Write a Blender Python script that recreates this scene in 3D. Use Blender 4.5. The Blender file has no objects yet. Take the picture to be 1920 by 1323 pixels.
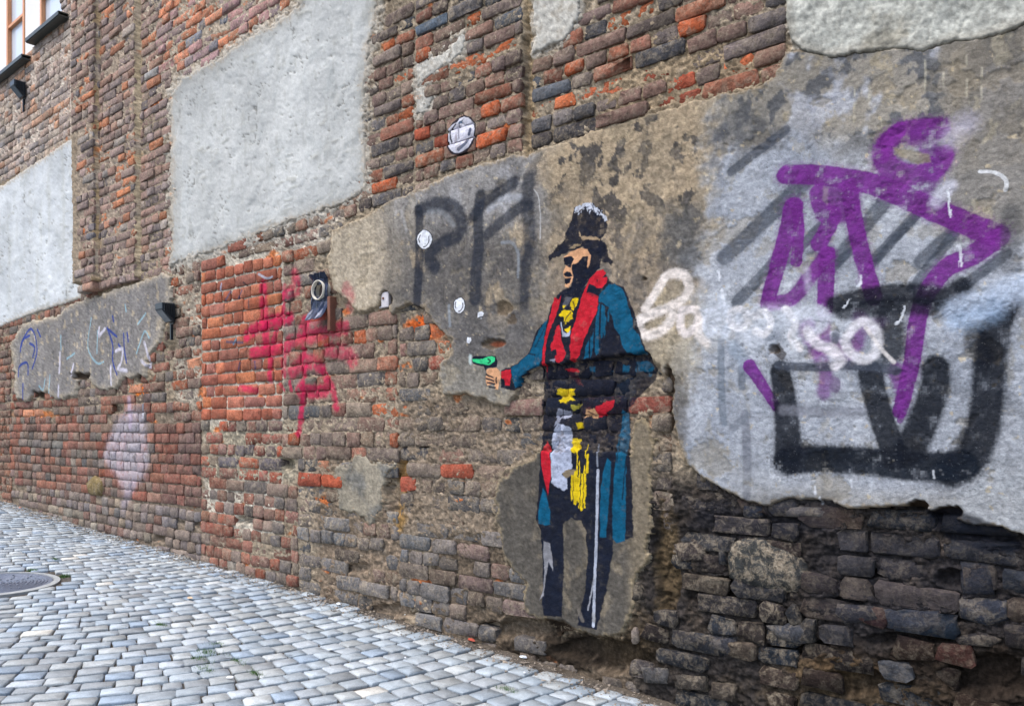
import bpy, math, random
import numpy as np
from mathutils import Vector, Matrix

random.seed(7)
RNG = np.random.default_rng(11)
C = bpy.context.scene.collection
SC = bpy.context.scene

# ---------------------------------------------------------------- camera, sky, sun, exposure
F, HX, HY, D = 1500.0, 960.0, 810.0, 3.23        # focal length and horizon in photo pixels, distance to the wall in metres
AX, AY = -0.644, 0.765                           # viewing direction; the wall runs along X, its face is Y = 0, the street is Y < 0
CAM = Vector((0.0, -D, 0.0))
cd = bpy.data.cameras.new('camera'); cam = bpy.data.objects.new('camera', cd); C.objects.link(cam)
cam.location = CAM
cam.rotation_euler = Vector((AX, AY, 0)).to_track_quat('-Z', 'Y').to_euler()
cd.sensor_width = 36.0; cd.lens = F/1920*36.0; cd.shift_y = (HY-661.5)/1920
cd.clip_start = 0.05; cd.clip_end = 500
cd.dof.use_dof = True; cd.dof.focus_distance = 3.6; cd.dof.aperture_fstop = 11.0
SC.camera = cam

W = bpy.data.worlds.new('World'); SC.world = W; W.use_nodes = True
wn = W.node_tree; bg = wn.nodes['Background']
sky = wn.nodes.new('ShaderNodeTexSky'); sky.sky_type = 'NISHITA'; sky.sun_disc = False
SUN_EL, SUN_AZ = math.radians(62), math.radians(205)
sky.sun_elevation = SUN_EL; sky.sun_rotation = SUN_AZ
sky.air_density = 1.0; sky.dust_density = 3.0; sky.ozone_density = 1.0
wn.links.new(sky.outputs[0], bg.inputs[0]); bg.inputs[1].default_value = 0.15
sl = bpy.data.lights.new('sun', 'SUN'); sun = bpy.data.objects.new('sun', sl); C.objects.link(sun)
sl.energy = 1.2; sl.angle = math.radians(40); sl.color = (1.0, 0.975, 0.94)
sdir = Vector((math.sin(SUN_AZ)*math.cos(SUN_EL), math.cos(SUN_AZ)*math.cos(SUN_EL), math.sin(SUN_EL)))
sun.rotation_euler = sdir.to_track_quat('Z', 'Y').to_euler()
SC.view_settings.view_transform = 'Standard'; SC.view_settings.look = 'None'
SC.view_settings.gamma = 1.0; SC.view_settings.use_curve_mapping = False
SC.view_settings.exposure = 1.08
K = 0.80                                        # observed colour -> base colour

# ---------------------------------------------------------------- helpers
def lin(c):
    c = np.asarray(c, dtype=np.float32)/255.0
    return np.where(c <= 0.04045, c/12.92, ((c+0.055)/1.055)**2.4)*K

def p2w(px, py, h=0.0):
    """photo pixel -> (X, Z) on the plane that stands h metres proud of the wall"""
    a = (np.asarray(px, dtype=np.float64)-HX)/F
    t = (D-h)/(AY-AX*a)
    return t*(AX+AY*a), -(np.asarray(py, dtype=np.float64)-HY)/F*t

def w2p(X, Y, Z):
    x, y = X-CAM.x, Y-CAM.y
    dep = x*AX+y*AY; r = x*AY-y*AX
    return HX+F*r/dep, HY-F*Z/dep, dep

def _hash(ix, iy, seed):
    h = (ix.astype(np.int64)*374761393 + iy.astype(np.int64)*668265263 + seed*974711) & 0xFFFFFFFF
    h = ((h ^ (h >> 13))*1274126177) & 0xFFFFFFFF
    return (h ^ (h >> 16)) & 0xFFFFFFFF

def noise(x, y, seed=0):
    """gradient noise, about -1..1"""
    x = np.asarray(x, dtype=np.float32); y = np.asarray(y, dtype=np.float32)
    ix = np.floor(x); iy = np.floor(y); fx = x-ix; fy = y-iy
    ix = ix.astype(np.int32); iy = iy.astype(np.int32)
    u = fx*fx*fx*(fx*(fx*6-15)+10); v = fy*fy*fy*(fy*(fy*6-15)+10)
    def g(dx, dy):
        a = _hash(ix+dx, iy+dy, seed).astype(np.float32)*np.float32(2*math.pi/4294967296.0)
        return np.cos(a)*(fx-dx)+np.sin(a)*(fy-dy)
    n0 = g(0, 0); n1 = g(1, 0); n2 = g(0, 1); n3 = g(1, 1)
    a = n0+(n1-n0)*u; b = n2+(n3-n2)*u
    return (a+(b-a)*v)*1.5

def fbm(x, y, seed=0, o=4, r=0.5):
    s = 0; a = 1.0; t = 0
    for i in range(o):
        s = s+a*noise(x*2**i, y*2**i, seed+i*17); t += a; a *= r
    return s/t*1.3

def sstep(e0, e1, x):
    t = np.clip((x-e0)/(e1-e0), 0, 1); return t*t*(3-2*t)

def sdf(poly, x, y):
    """signed distance to a polygon, positive inside"""
    P = np.asarray(poly, dtype=np.float32); n = len(P)
    d = np.full(x.shape, 1e12, dtype=np.float32); ins = np.zeros(x.shape, dtype=bool)
    for i in range(n):
        ax, ay = P[i]; bx, by = P[(i+1) % n]
        ex, ey = bx-ax, by-ay; L = ex*ex+ey*ey+1e-9
        wx = x-ax; wy = y-ay
        t = np.clip((wx*ex+wy*ey)/L, 0, 1)
        qx = wx-ex*t; qy = wy-ey*t
        np.minimum(d, qx*qx+qy*qy, out=d)
        if ay != by:
            c = ((ay > y) != (by > y)) & (x < (bx-ax)*(y-ay)/(by-ay)+ax)
            ins ^= c
    d = np.sqrt(d)
    return np.where(ins, d, -d)

def sdf_box(poly, x, y, pad):
    """sdf evaluated only near the polygon on a regular grid; elsewhere -pad"""
    P = np.asarray(poly); out = np.full(x.shape, -float(pad), dtype=np.float32)
    m = (x > P[:, 0].min()-pad) & (x < P[:, 0].max()+pad) & (y > P[:, 1].min()-pad) & (y < P[:, 1].max()+pad)
    if m.any(): out[m] = sdf(P, x[m], y[m])
    return out

def tag(o, label=None, cat=None, group=None, kind=None):
    if label: o['label'] = label
    if cat: o['category'] = cat
    if group: o['group'] = group
    if kind: o['kind'] = kind
    return o

def empty(name, loc, **k):
    o = bpy.data.objects.new(name, None); o.location = loc; o.empty_display_size = .1; C.objects.link(o)
    return tag(o, **k)

def wloc(p):
    v = Vector((0, 0, 0))
    while p is not None: v += Vector(p.location); p = p.parent
    return v

def link(name, me, mat, parent=None, loc=(0, 0, 0), **k):
    """loc is in world space; mesh vertices are relative to it"""
    o = bpy.data.objects.new(name, me)
    if mat is not None and not me.materials: me.materials.append(mat)
    if parent is not None: o.parent = parent; o.location = Vector(loc)-wloc(parent)
    else: o.location = loc
    C.objects.link(o)
    return tag(o, **k)

def np_mesh(name, V, Q, col=None, smooth=True):
    """mesh out of vertex array (n,3) and quads (m,4) or tris (m,3)"""
    me = bpy.data.meshes.new(name); V = np.asarray(V, dtype=np.float32); Q = np.asarray(Q, dtype=np.int32)
    k = Q.shape[1]
    me.vertices.add(len(V)); me.vertices.foreach_set('co', V.ravel())
    me.loops.add(Q.size); me.loops.foreach_set('vertex_index', Q.ravel())
    me.polygons.add(len(Q)); me.polygons.foreach_set('loop_start', np.arange(len(Q), dtype=np.int32)*k)
    try: me.polygons.foreach_set('loop_total', np.full(len(Q), k, dtype=np.int32))
    except Exception: pass
    me.update(calc_edges=True)
    me.polygons.foreach_set('use_smooth', np.full(len(Q), smooth, dtype=bool))
    if col is not None:
        a = me.color_attributes.new('tint', 'FLOAT_COLOR', 'POINT')
        c = np.ones((len(V), 4), dtype=np.float32); c[:, :col.shape[1]] = col
        a.data.foreach_set('color', c.ravel())
    return me

class MB:
    def __init__(s): s.v = []; s.f = []
    def box(s, x0, x1, y0, y1, z0, z1):
        b = len(s.v)
        s.v += [(x, y, z) for z in (z0, z1) for y in (y0, y1) for x in (x0, x1)]
        s.f += [tuple(b+i for i in q) for q in ((0, 2, 3, 1), (4, 5, 7, 6), (0, 1, 5, 4), (2, 6, 7, 3), (0, 4, 6, 2), (1, 3, 7, 5))]
    def prism(s, pts, x0, x1):
        """profile in (y, z) swept along x"""
        b = len(s.v); n = len(pts)
        s.v += [(x0, y, z) for y, z in pts]+[(x1, y, z) for y, z in pts]
        s.f += [tuple(range(b, b+n)), tuple(range(b+2*n-1, b+n-1, -1))]
        s.f += [(b+i, b+n+i, b+n+(i+1) % n, b+(i+1) % n) for i in range(n)]
    def me(s, name, smooth=False, bevel=0):
        m = bpy.data.meshes.new(name); m.from_pydata(s.v, [], s.f)
        import bmesh
        bm = bmesh.new(); bm.from_mesh(m); bmesh.ops.recalc_face_normals(bm, faces=bm.faces)
        if bevel: bmesh.ops.bevel(bm, geom=list(bm.edges), offset=bevel, segments=1, affect='EDGES', clamp_overlap=True)
        bm.to_mesh(m); bm.free()
        if smooth: m.shade_smooth()
        return m

# ---------------------------------------------------------------- the street's height along the wall
_bp = [(-200, 890), (0, 937), (100, 968), (200, 1000), (300, 1027), (400, 1058), (500, 1085), (620, 1123), (745, 1163), (850, 1193), (960, 1232), (1110, 1266), (1200, 1298), (1260, 1325)]
_bx, _bz = p2w([p[0] for p in _bp], [p[1] for p in _bp])
def base_z(X):
    X = np.asarray(X, dtype=np.float64)
    z = np.interp(X, _bx, _bz)
    z = np.where(X < _bx[0], _bz[0]-(X-_bx[0])*0.03, z)
    return np.where(X > _bx[-1], _bz[-1]-(X-_bx[-1])*0.05, z)
def smooth_base(X):
    return sum(base_z(np.asarray(X)+d) for d in (-.8, -.4, 0, .4, .8))/5
def ground_z(X, w):
    return smooth_base(X)-0.012*np.clip(w, 0, 3)
def gpt(px, py):
    """photo pixel -> point on the street"""
    a = (px-HX)/F; dx, dy, dz = AX+AY*a, AY-AX*a, -(py-HY)/F
    t = 3.0
    for _ in range(60):
        X = dx*t; w = D-dy*t
        t += 0.7*((float(ground_z(X, w))-dz*t)/dz)
    return dx*t, dy*t-D, float(ground_z(dx*t, D-dy*t))

# ---------------------------------------------------------------- the raster the wall is modelled on
ST = 2.4
gx = np.arange(-170, 2110, ST, dtype=np.float32); gy = np.arange(-70, 1372, ST, dtype=np.float32)
PX, PY = np.meshgrid(gx, gy)
H0 = 0.015
WX, WZ = p2w(PX, PY, H0); WX = WX.astype(np.float32); WZ = WZ.astype(np.float32)
S = (F/((D-H0)/(AY-AX*(PX-HX)/F))).astype(np.float32)       # photo pixels per metre

# noises reused for edges and mottling
n_edge1 = fbm(WX*9, WZ*9, 3, 4, .6); n_edge2 = fbm(WX*9+50, WZ*9, 5, 4, .6)
EX = PX+n_edge1*8+noise(WX*60, WZ*60, 71)*1.5; EY = PY+n_edge2*8+noise(WX*60, WZ*60, 72)*1.5

PATCHES = {
 'left': ([(-200, 420), (0, 347), (60, 306), (100, 280), (152, 246), (152, 558), (60, 588), (0, 612), (-200, 670)], .006,
          'pale cement render panel beside the left brick pilaster'),
 'big': ([(318, 175), (335, 145), (400, 118), (430, 92), (480, 58), (520, 40), (560, 12), (575, -90), (708, -90), (704, 20), (694, 70), (683, 150), (680, 250), (684, 355), (640, 383), (540, 415), (500, 432), (440, 455), (380, 478), (318, 500)], .007,
         'tall pale trowelled cement panel in the middle of the brickwork'),
 'top': ([(1462, -90), (1470, 30), (1478, 70), (1510, 98), (1560, 108), (1620, 96), (1700, 90), (1730, 97), (1790, 75), (1850, 70), (1925, 42), (2130, -5), (2130, -90)], .016,
         'rough grey cement render at the top right corner'),
 'flake': ([(1000, -20), (1088, -20), (1088, 22), (1070, 58), (1055, 78), (1035, 80), (1018, 92), (1000, 100)], .012,
           'torn white plaster flake above the painted hat'),
 'strip': ([(778, 160), (800, 148), (822, 128), (850, 110), (868, 92), (875, 70), (862, 58), (848, 82), (822, 100), (800, 110), (778, 118), (776, 215), (800, 205), (806, 175)], .006,
           'thin white plaster remains left of the white bubble'),
 'blue_tag': ([(20, 640), (45, 606), (110, 590), (130, 570), (200, 548), (262, 528), (300, 512), (322, 518), (322, 560), (305, 600), (302, 640), (280, 668), (272, 705), (232, 712), (210, 732), (180, 728), (165, 708), (150, 712), (140, 742), (108, 750), (88, 735), (70, 745), (48, 752), (30, 745)], .022,
              'grey render covered with blue and white scribbles'),
 'main': ([(622, 432), (680, 405), (738, 372), (800, 345), (862, 318), (930, 298), (990, 286), (1050, 268), (1110, 246), (1185, 222), (1262, 200), (1330, 180), (1400, 166), (1450, 142), (1468, 95), (1520, 85), (1600, 80), (1720, 72), (1800, 58), (1925, 24), (2130, -25), (2130, 1030), (1918, 1003), (1880, 990), (1830, 985), (1740, 955), (1690, 948), (1600, 955), (1560, 940), (1480, 936), (1440, 950), (1400, 940), (1352, 914), (1312, 896), (1290, 868), (1274, 820), (1262, 770), (1256, 720), (1240, 690), (1216, 664), (1150, 668), (1090, 678), (1040, 682), (1000, 695), (976, 712), (972, 740), (955, 762), (930, 762), (905, 748), (880, 741), (855, 742), (830, 735), (824, 700), (832, 680), (850, 660), (852, 638), (832, 622), (812, 606), (800, 576), (775, 571), (752, 580), (736, 588), (728, 574), (712, 577), (690, 585), (664, 580), (648, 560), (625, 545), (612, 500)], .030,
          'large old render sheet carrying the purple graffiti and the painted man'),
 'legs': ([(1010, 848), (1080, 838), (1180, 850), (1190, 790), (1206, 770), (1222, 800), (1226, 870), (1218, 930), (1222, 990), (1212, 1050), (1190, 1090), (1182, 1150), (1170, 1186), (1120, 1196), (1075, 1178), (1045, 1190), (1012, 1160), (985, 1150), (978, 1090), (955, 1068), (940, 1040), (932, 985), (920, 940), (928, 905), (955, 880), (985, 866)], .014,
          'dark grey render under the painted legs and walking stick'),
 'grey': ([(628, 880), (660, 862), (705, 860), (735, 866), (728, 900), (718, 940), (700, 968), (690, 985), (672, 960), (640, 955), (625, 920)], .007,
          'small grey render remnant low on the brick wall'),
}
HOLES = [  # px, py, rx, ry, depth, noise
 (948, 578, 14, 14, .014), (962, 600, 8, 10, .008), (930, 645, 24, 8, .018), (1458, 658, 10, 9, .02), (1208, 521, 4, 4, .015),
 (723, 562, 12, 17, .035), (75, 742, 14, 8, .05), (150, 705, 16, 7, .04), (210, 765, 14, 9, .05), (262, 712, 8, 9, .06),
 (790, 838, 8, 14, .08), (535, 868, 14, 12, .08), (300, 1010, 18, 8, .10), (470, 975, 38, 8, .06),
 (1375, 115, 0, 0, 0), (985, 150, 11, 130, .05), (750, 880, 10, 50, .05), (735, 925, 14, 45, .045), (322, 640, 14, 30, .05),
 (330, 590, 12, 20, .02), (985, 1180, 90, 20, .06), (1110, 1218, 80, 22, .10), (1060, 1195, 60, 12, .04), (1160, 1240, 60, 24, .08),
 (905, 1180, 18, 10, .08), (780, 1152, 30, 6, .06), (1490, 1215, 60, 16, .07), (1350, 1120, 70, 14, .06), (1640, 1075, 60, 9, .06),
 (1790, 1085, 36, 18, .06), (1560, 1130, 60, 10, .05), (1720, 950, 20, 12, .05), (1780, 960, 28, 14, .05), (1400, 1090, 80, 10, .05), (1250, 1100, 20, 60, .05), (1232, 1030, 12, 60, .04), (1258, 740, 8, 60, .03),
 (1800, 1160, 60, 10, .05), (1700, 1200, 90, 12, .06), (1850, 1270, 90, 40, .08), (1600, 1280, 60, 30, .05), (660, 1065, 30, 10, .04), (730, 1145, 40, 14, .04), (360, 980, 30, 7, .03),
]
def holes_field():
    d = np.zeros_like(PX)
    for (cx, cy, rx, ry, dep) in HOLES:
        if rx == 0: continue
        r = np.sqrt(((EX-cx)/rx)**2+((EY-cy)/ry)**2)
        d = np.maximum(d, dep*(1-sstep(.7, 1.15, r)))
    return d
HOLE = holes_field()

# offset of the wall face: the brick pilasters at the left stand proud
def offset(px, py):
    px = np.asarray(px); py = np.asarray(py)
    top = py < 535-(px-133)*.12
    o = np.where((px >= 148) & (px < 191) & top, .09, 0.0)
    return np.where((px >= 191) & (px < 259) & top, .045, o)
OFF = offset(PX, PY).astype(np.float32)
UND = (fbm(WX*.9, WZ*.9, 91, 2)*.012).astype(np.float32)    # the old wall is not flat
def und(X, Z): return float(fbm(np.array([X*.9]), np.array([Z*.9]), 91, 2)[0]*.012)

# soft weights of regions, used for mortar colour and level
def reg(x0, x1, y0, y1, soft=14, jit=10):
    ex = PX+n_edge1*jit; ey = PY+n_edge2*jit
    return sstep(x0-soft, x0+soft, ex)*(1-sstep(x1-soft, x1+soft, ex))*sstep(y0-soft, y0+soft, ey)*(1-sstep(y1-soft, y1+soft, ey))
def blob(cx, cy, rx, ry, soft=.35, jit=1.0):
    r = np.sqrt(((PX-cx)/rx)**2+((PY-cy)/ry)**2)+jit*.45*n_edge1+jit*.15*fine1
    return 1-sstep(1-soft, 1+soft, r)
fine1 = fbm(WX*38, WZ*38, 201, 3, .6); fine2 = fbm(WX*70, WZ*70, 203, 2, .7)
med1 = fbm(WX*5, WZ*5, 205, 4, .55); med2 = fbm(WX*14, WZ*14, 207, 4, .6); low1 = fbm(WX*1.6, WZ*1.6, 209, 3)
def mixc(Cc, rgb, w): 
    return Cc*(1-w[..., None])+np.asarray(rgb, dtype=np.float32)*w[..., None]

# ---- mortar level and colour
lvl = np.full(PX.shape, -.0055, dtype=np.float32); amp = np.full(PX.shape, .010, dtype=np.float32)
def setm(w, l, a):
    global lvl, amp
    lvl = lvl*(1-w)+l*w; amp = amp*(1-w)+a*w
CM = np.ones(PX.shape+(3,), dtype=np.float32)*np.array([158, 144, 124], dtype=np.float32)
r_I = reg(375, 527, 430, 1000, 2, 2); setm(r_I, -.007, .005); CM = mixc(CM, (196, 187, 170), r_I)
r_I2 = reg(375, 560, 800, 900); setm(r_I2, -.004, .014); CM = mixc(CM, (165, 155, 135), r_I2)
r_J = reg(560, 750, 700, 1000); setm(r_J, -.002, .012); CM = mixc(CM, (165, 150, 130), r_J*.8)
r_J2 = reg(590, 760, 840, 1180); setm(r_J2, -.006, .012); CM = mixc(CM, (134, 118, 101), r_J2*.9)
r_K = reg(745, 1260, 740, 1000); setm(r_K, -.002, .013); CM = mixc(CM, (140, 125, 108), r_K*.85)
r_K2 = reg(800, 1200, 1000, 1330); setm(r_K2*.8, -.008, .014); CM = mixc(CM, (100, 88, 75), r_K2*.85)
r_M = reg(1190, 2200, 900, 1500, 30); setm(r_M, -.008, .017); CM = mixc(CM, (58, 54, 52), r_M)
r_top = reg(775, 1000, -100, 330); setm(r_top, -.004, .012)
r_red = reg(527, 625, 480, 640); setm(r_red, -.006, .012)
r_bl = reg(325, 376, 440, 770, 8, 8); setm(r_bl, -.002, .011); CM = mixc(CM, (182, 170, 152), r_bl)
r_ul = reg(-300, 133, -100, 330, 3, 3); setm(r_ul, -.004, .008); CM = mixc(CM, (208, 192, 176), r_ul)
r_pb = reg(430, 640, 395, 470, 10); setm(r_pb*.7, -.004, .015); CM = mixc(CM, (190, 180, 165), r_pb)
r_ab = reg(262, 560, -80, 180, 8); CM = mixc(CM, (200, 185, 165), r_ab*.7)
r_pl = reg(133, 262, -80, 540, 3, 3); CM = mixc(CM, (172, 156, 138), r_pl)
r_H = reg(-300, 375, 760, 1080); CM = mixc(CM, (138, 124, 108), r_H); setm(r_H*.8, -.012, .006)
r_1k = reg(1130, 1480, 60, 260); CM = mixc(CM, (158, 140, 115), r_1k)
# grime and dust in the mortar, plus painted shade in the low hollow
CM = mixc(CM, (110, 95, 78), sstep(.1, .6, med1)*.35)
CM = mixc(CM, (200, 190, 172), sstep(.2, .7, -med2)*.30*(1-r_M))
CM = mixc(CM, (205, 110, 60), sstep(.45, .6, fbm(WX*3.1, WZ*6, 301, 4, .6))*.8*(1-r_M)*(PX < 1300))     # brick dust where bricks broke away
CM = mixc(CM, (168, 142, 104), reg(187, 195, -100, 530, 2, 1)*sstep(-.3, .3, fbm(WX*3, WZ*4, 71, 3))*.8); CM = mixc(CM, (196, 176, 142), reg(256, 264, -100, 525, 2, 2)*sstep(-.5, .1, fbm(WX*3, WZ*5, 73, 3))*.8)
CM = mixc(CM, (165, 128, 75), reg(735, 752, 860, 1000, 6, 10)*.8); CM = mixc(CM, (170, 150, 120), reg(978, 1002, -100, 300, 6, 10))
CM = mixc(CM, (48, 42, 36), blob(1100, 1222, 170, 34)*.88); CM = mixc(CM, (112, 74, 64), blob(1005, 1095, 20, 20)*.8); CM = mixc(CM, (90, 76, 58), blob(1170, 1200, 60, 60)*.5)  # first blob paints the hollow's shade into the mortar colour
CM = mixc(CM, (120, 100, 70), blob(1245, 1050, 22, 110)*.6)
CM = mixc(CM, (48, 40, 33), reg(1500, 2200, 1210, 1500, 40, 50)*.7)
CM = mixc(CM, (110, 88, 62), blob(1560, 1255, 90, 26)*.5); CM = mixc(CM, (118, 100, 76), blob(1560, 1300, 160, 40, .5, 1.6)*.45)
CM = mixc(CM, (215, 95, 40), blob(800, 612, 40, 22)*.9); CM = mixc(CM, (225, 120, 50), blob(262, 733, 12, 12, .3, .5))
CM = mixc(CM, (215, 115, 55), blob(60, 776, 40, 7)*.7)
mort_bump = fbm(WX*22, WZ*30, 31, 5, .62)
lump = np.abs(fbm(WX*48, WZ*52, 37, 3, .7))
nearp = np.zeros_like(PX)
HM = lvl+amp*(mort_bump*1.25+med1*.5)-lump*amp*.5+fine1*.0022+fine2*.0012
HM = HM+r_M*(fbm(WX*3.5, WZ*7, 41, 5, .6)*.020)
HM = np.minimum(HM, .012+.3*np.maximum(HM-.012, 0)+r_M*.01)
CM = CM*(1+.34*fine1[..., None]+.24*fine2[..., None]+.18*med2[..., None])
# ---- plaster: which patch, how thick, which colour
OUTD = np.full(PX.shape, -60., dtype=np.float32); OUTB = OUTD.copy(); PID = np.zeros(PX.shape, dtype=np.int32); SD = np.full(PX.shape, -60., dtype=np.float32); TH = np.zeros_like(PX)
for i, (nm, (poly, th, lab)) in enumerate(PATCHES.items()):
    jit = {'left': .15, 'big': 1.0, 'strip': 1.1, 'grey': 2.2, 'legs': 1.5, 'flake': .9}.get(nm, .8)
    d = sdf_box(poly, PX+(EX-PX)*jit, PY+(EY-PY)*jit, 60)
    if nm == 'left': d = np.where(PX > 147, np.minimum(d, -3), d)
    m = (d > 0) & (PID == 0); OUTD = np.maximum(OUTD, d)
    if nm in ('big', 'flake', 'strip', 'top'): OUTB = np.maximum(OUTB, d)
    PID[m] = i+1; SD = np.where(m, d, SD); TH[m] = th
pid = {nm: i+1 for i, nm in enumerate(PATCHES)}
dm = np.maximum(SD, 0)/S
trowel = fbm(WX*4+fbm(WX*6, WZ*6, 51, 2)*.6, WZ*2.2, 53, 4, .55)
crk = np.abs(fbm(WX*2.6+med2*.15, WZ*2.6+med1*.1, 55, 4, .5))
rough = np.ones_like(PX)*.0035
pale_ = ((PID == 1) | (PID == 2))*1.
isB = (PID == pid['big']) | (PID == pid['left']) | (PID == pid['top'])
TH = np.where(PID == 7, np.interp(PY-.30*(900-PX)*(PX < 900), [250, 420, 560], [.010, .016, .032]), TH)
HP = TH*np.clip(.45+.55*sstep(0, .009, dm), 0, 1)+med1*.004+mort_bump*.0022+fine1*.0010
HP = HP+np.where(isB, trowel*.012+np.abs(fbm(WX*7, WZ*2.6, 57, 4, .55))*.005-.006*sstep(.02, 0, np.abs(fbm(WX*3+med1*.2, WZ*2, 59, 4, .55)))*sstep(0, .4, med2), 0)
HP = HP+np.where(PID == pid['top'], fbm(WX*7, WZ*6, 58, 4, .6)*.010, 0)
# flaked layers on the old render
flk = fbm(WX*4.2, WZ*5.2, 61, 5, .6)
inner = (PID == pid['main'])
HP = HP-np.where(inner, .0035*sstep(.28, .31, flk)+.003*sstep(.015, 0.0, crk)*sstep(-.1, .3, low1), 0)
HP = HP+fine2*.0012*(1-pale_)-HOLE*1.0
nearw = sstep(-15, 0, OUTD+fine1*10+med2*12)*(PX > 262)
HM = HM+nearw*(.007+.004*fine1+.003*mort_bump)
CM = mixc(CM, (204, 198, 186), sstep(-16, -1, OUTB+fine1*12+med2*16)*.75); CM = mixc(CM, (160, 145, 122), sstep(-12, -1, OUTD+fine1*9+med2*9)*.6*(OUTB < -12)*(1-r_M))
HM = np.maximum(HM-HOLE*.8, -.068)
# ---- plaster colours
CP = np.ones(PX.shape+(3,), dtype=np.float32)*np.array([160, 150, 134], dtype=np.float32)
def cp(rgb, w): 
    global CP
    CP = mixc(CP, rgb, np.clip(w, 0, 1))
m_big = (PID == pid['big'])*1.; m_left = (PID == pid['left'])*1.; m_top = (PID == pid['top'])*1.
cp((199, 201, 198), m_big); cp((212, 216, 217), m_left); cp((186, 187, 178), m_top)
pale = m_big+m_left
cp((188, 192, 190), pale*sstep(.05, .7, med1)*.6); cp((207, 209, 206), pale*sstep(.1, .8, trowel)*.5)
streak = fbm(WX*6, WZ*.8, 401, 4, .6); cp((198, 200, 194), m_left*sstep(0, .6, streak)*.6)
cp((150, 146, 136), m_big*sstep(30, 2, SD)*.30)
pit = fbm(WX*26+med1, WZ*22, 411, 3, .6)
pm = pale*sstep(.46, .60, pit)*sstep(-.2, .3, med2); cp((140, 138, 130), pm*.7)
HP = HP-pm*.005
cp((206, 206, 196), m_top*sstep(0, .6, med2)*.5); cp((140, 134, 118), m_top*sstep(.1, .6, med1)*.6); cp((155, 150, 138), m_top*sstep(26, 0, SD)*.6)
m_fl = ((PID == pid['flake']) | (PID == pid['strip']))*1.; cp((205, 202, 192), m_fl); cp((160, 152, 138), m_fl*sstep(0, .5, med2)*.6)
m_bt = (PID == pid['blue_tag'])*1.; cp((140, 136, 132), m_bt); cp((122, 120, 120), m_bt*sstep(0, .6, fbm(WX*7, WZ*1.6, 421, 4, .6))); cp((192, 176, 150), m_bt*sstep(.30, .42, fbm(WX*13, WZ*9, 423, 4, .6))*.8)
cp((192, 178, 155), m_bt*sstep(14, 2, SD)*.6)
m_gr = (PID == pid['grey'])*1.; cp((150, 142, 126), m_gr); cp((118, 116, 110), m_gr*sstep(0, .5, med1))
m_lg = (PID == pid['legs'])*1.; cp((88, 84, 78), m_lg); cp((126, 116, 100), m_lg*sstep(.12, .45, fbm(WX*10, WZ*8, 431, 4, .6))*.8)
cp((92, 88, 82), m_lg*(1-sstep(985, 1010, PX))*.7); cp((140, 127, 106), m_lg*sstep(1165, 1195, PX)*.7); cp((168, 150, 118), m_lg*sstep(8, 2, SD)*.6)
mn = inner*1.
cp((172, 160, 140), mn)
cp((180, 168, 148), mn*(1-sstep(700, 760, EX)))
dk = fbm(WX*4.5, WZ*3.2, 441, 5, .6)
# dark weathered sheet left of the man
w_l = mn*sstep(690, 780, EX)*(1-sstep(995, 1060, EX))
cp((106, 103, 100), w_l*.92); cp((84, 82, 82), w_l*sstep(.12, .3, fbm(WX*8, WZ*5, 467, 5, .65))*.6); cp((146, 138, 124), w_l*sstep(.2, .34, fbm(WX*9, WZ*7, 468, 5, .65))*.6); cp((152, 150, 148), w_l*(1-sstep(400, 470, EY))*.75); cp((172, 156, 132), w_l*sstep(.12, .3, dk)*sstep(380, 440, EY)*(1-sstep(600, 640, EY))*.85)
cp((92, 90, 90), w_l*sstep(.15, .4, -dk)*.5); cp((150, 145, 134), w_l*sstep(655, 700, EY)*.7); cp((118, 114, 108), blob(870, 700, 30, 30)*mn*.3)
cp((110, 108, 108), mn*blob(900, 620, 110, 40, .5)*.55)
cp((172, 172, 174), mn*reg(735, 1000, 320, 400, 10, 20)*sstep(.0, .4, fbm(WX*6, WZ*2.4, 443, 4))*.7)
# tan field round the hat
w_t = mn*sstep(990, 1060, EX+med1*60+med2*20)*(1-sstep(1290, 1340, EX))
cp((172, 154, 128), w_t*.9)
bl = fbm(WX*7.5, WZ*6, 445, 5, .6)
cp((72, 70, 70), w_t*sstep(.13, .20, bl+.12*blob(1085, 290, 60, 60))*(1-sstep(340, 520, PY)*.5)*.85); cp((140, 128, 110), w_t*sstep(.05, .25, fbm(WX*4, WZ*3, 470, 5, .65))*.5)
cp((122, 112, 101), w_t*sstep(430, 560, EY)*.75); cp((90, 86, 84), w_t*sstep(.14, .26, fbm(WX*9+7, WZ*7, 469, 5, .65))*sstep(300, 420, EY)*.5); cp((100, 96, 92), w_t*sstep(.1, .35, -bl)*sstep(380, 480, EY)*.6)
cp((196, 176, 142), w_t*sstep(.5, .62, bl)*.7)
# silver field on the right
sv = fbm(WX*3.0, WZ*2.6, 447, 5, .6)
w_s = mn*sstep(1268, 1335, EX+(PY-560)*.16+med1*70+med2*30)
cp((168, 173, 181), w_s); cp((134, 140, 150), w_s*sstep(0, .45, sv)*.6); cp((196, 200, 206), w_s*sstep(.1, .5, -sv)*.55); cp((120, 124, 130), w_s*sstep(.2, .4, fbm(WX*5, WZ*4.2, 465, 5, .65))*.4); cp((152, 148, 138), w_s*sstep(.22, .4, fbm(WX*8, WZ*6, 466, 5, .65))*.45)
up = w_s*(1-sstep(225, 310, PY+sv*70+(1560-PX)*.10))
cp((146, 139, 126), up*.85); cp((94, 96, 100), up*sstep(.02, .16, bl)*.85); cp((186, 190, 200), up*sstep(.05, .22, sv)*.75); cp((168, 156, 130), up*sstep(.3, .45, -bl)*.6)
rt = w_s*sstep(1740, 1800, EX)*(1-sstep(420, 480, PY)); cp((128, 122, 112), rt*.75); cp((168, 160, 140), rt*sstep(.2, .35, bl)*.7)
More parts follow.
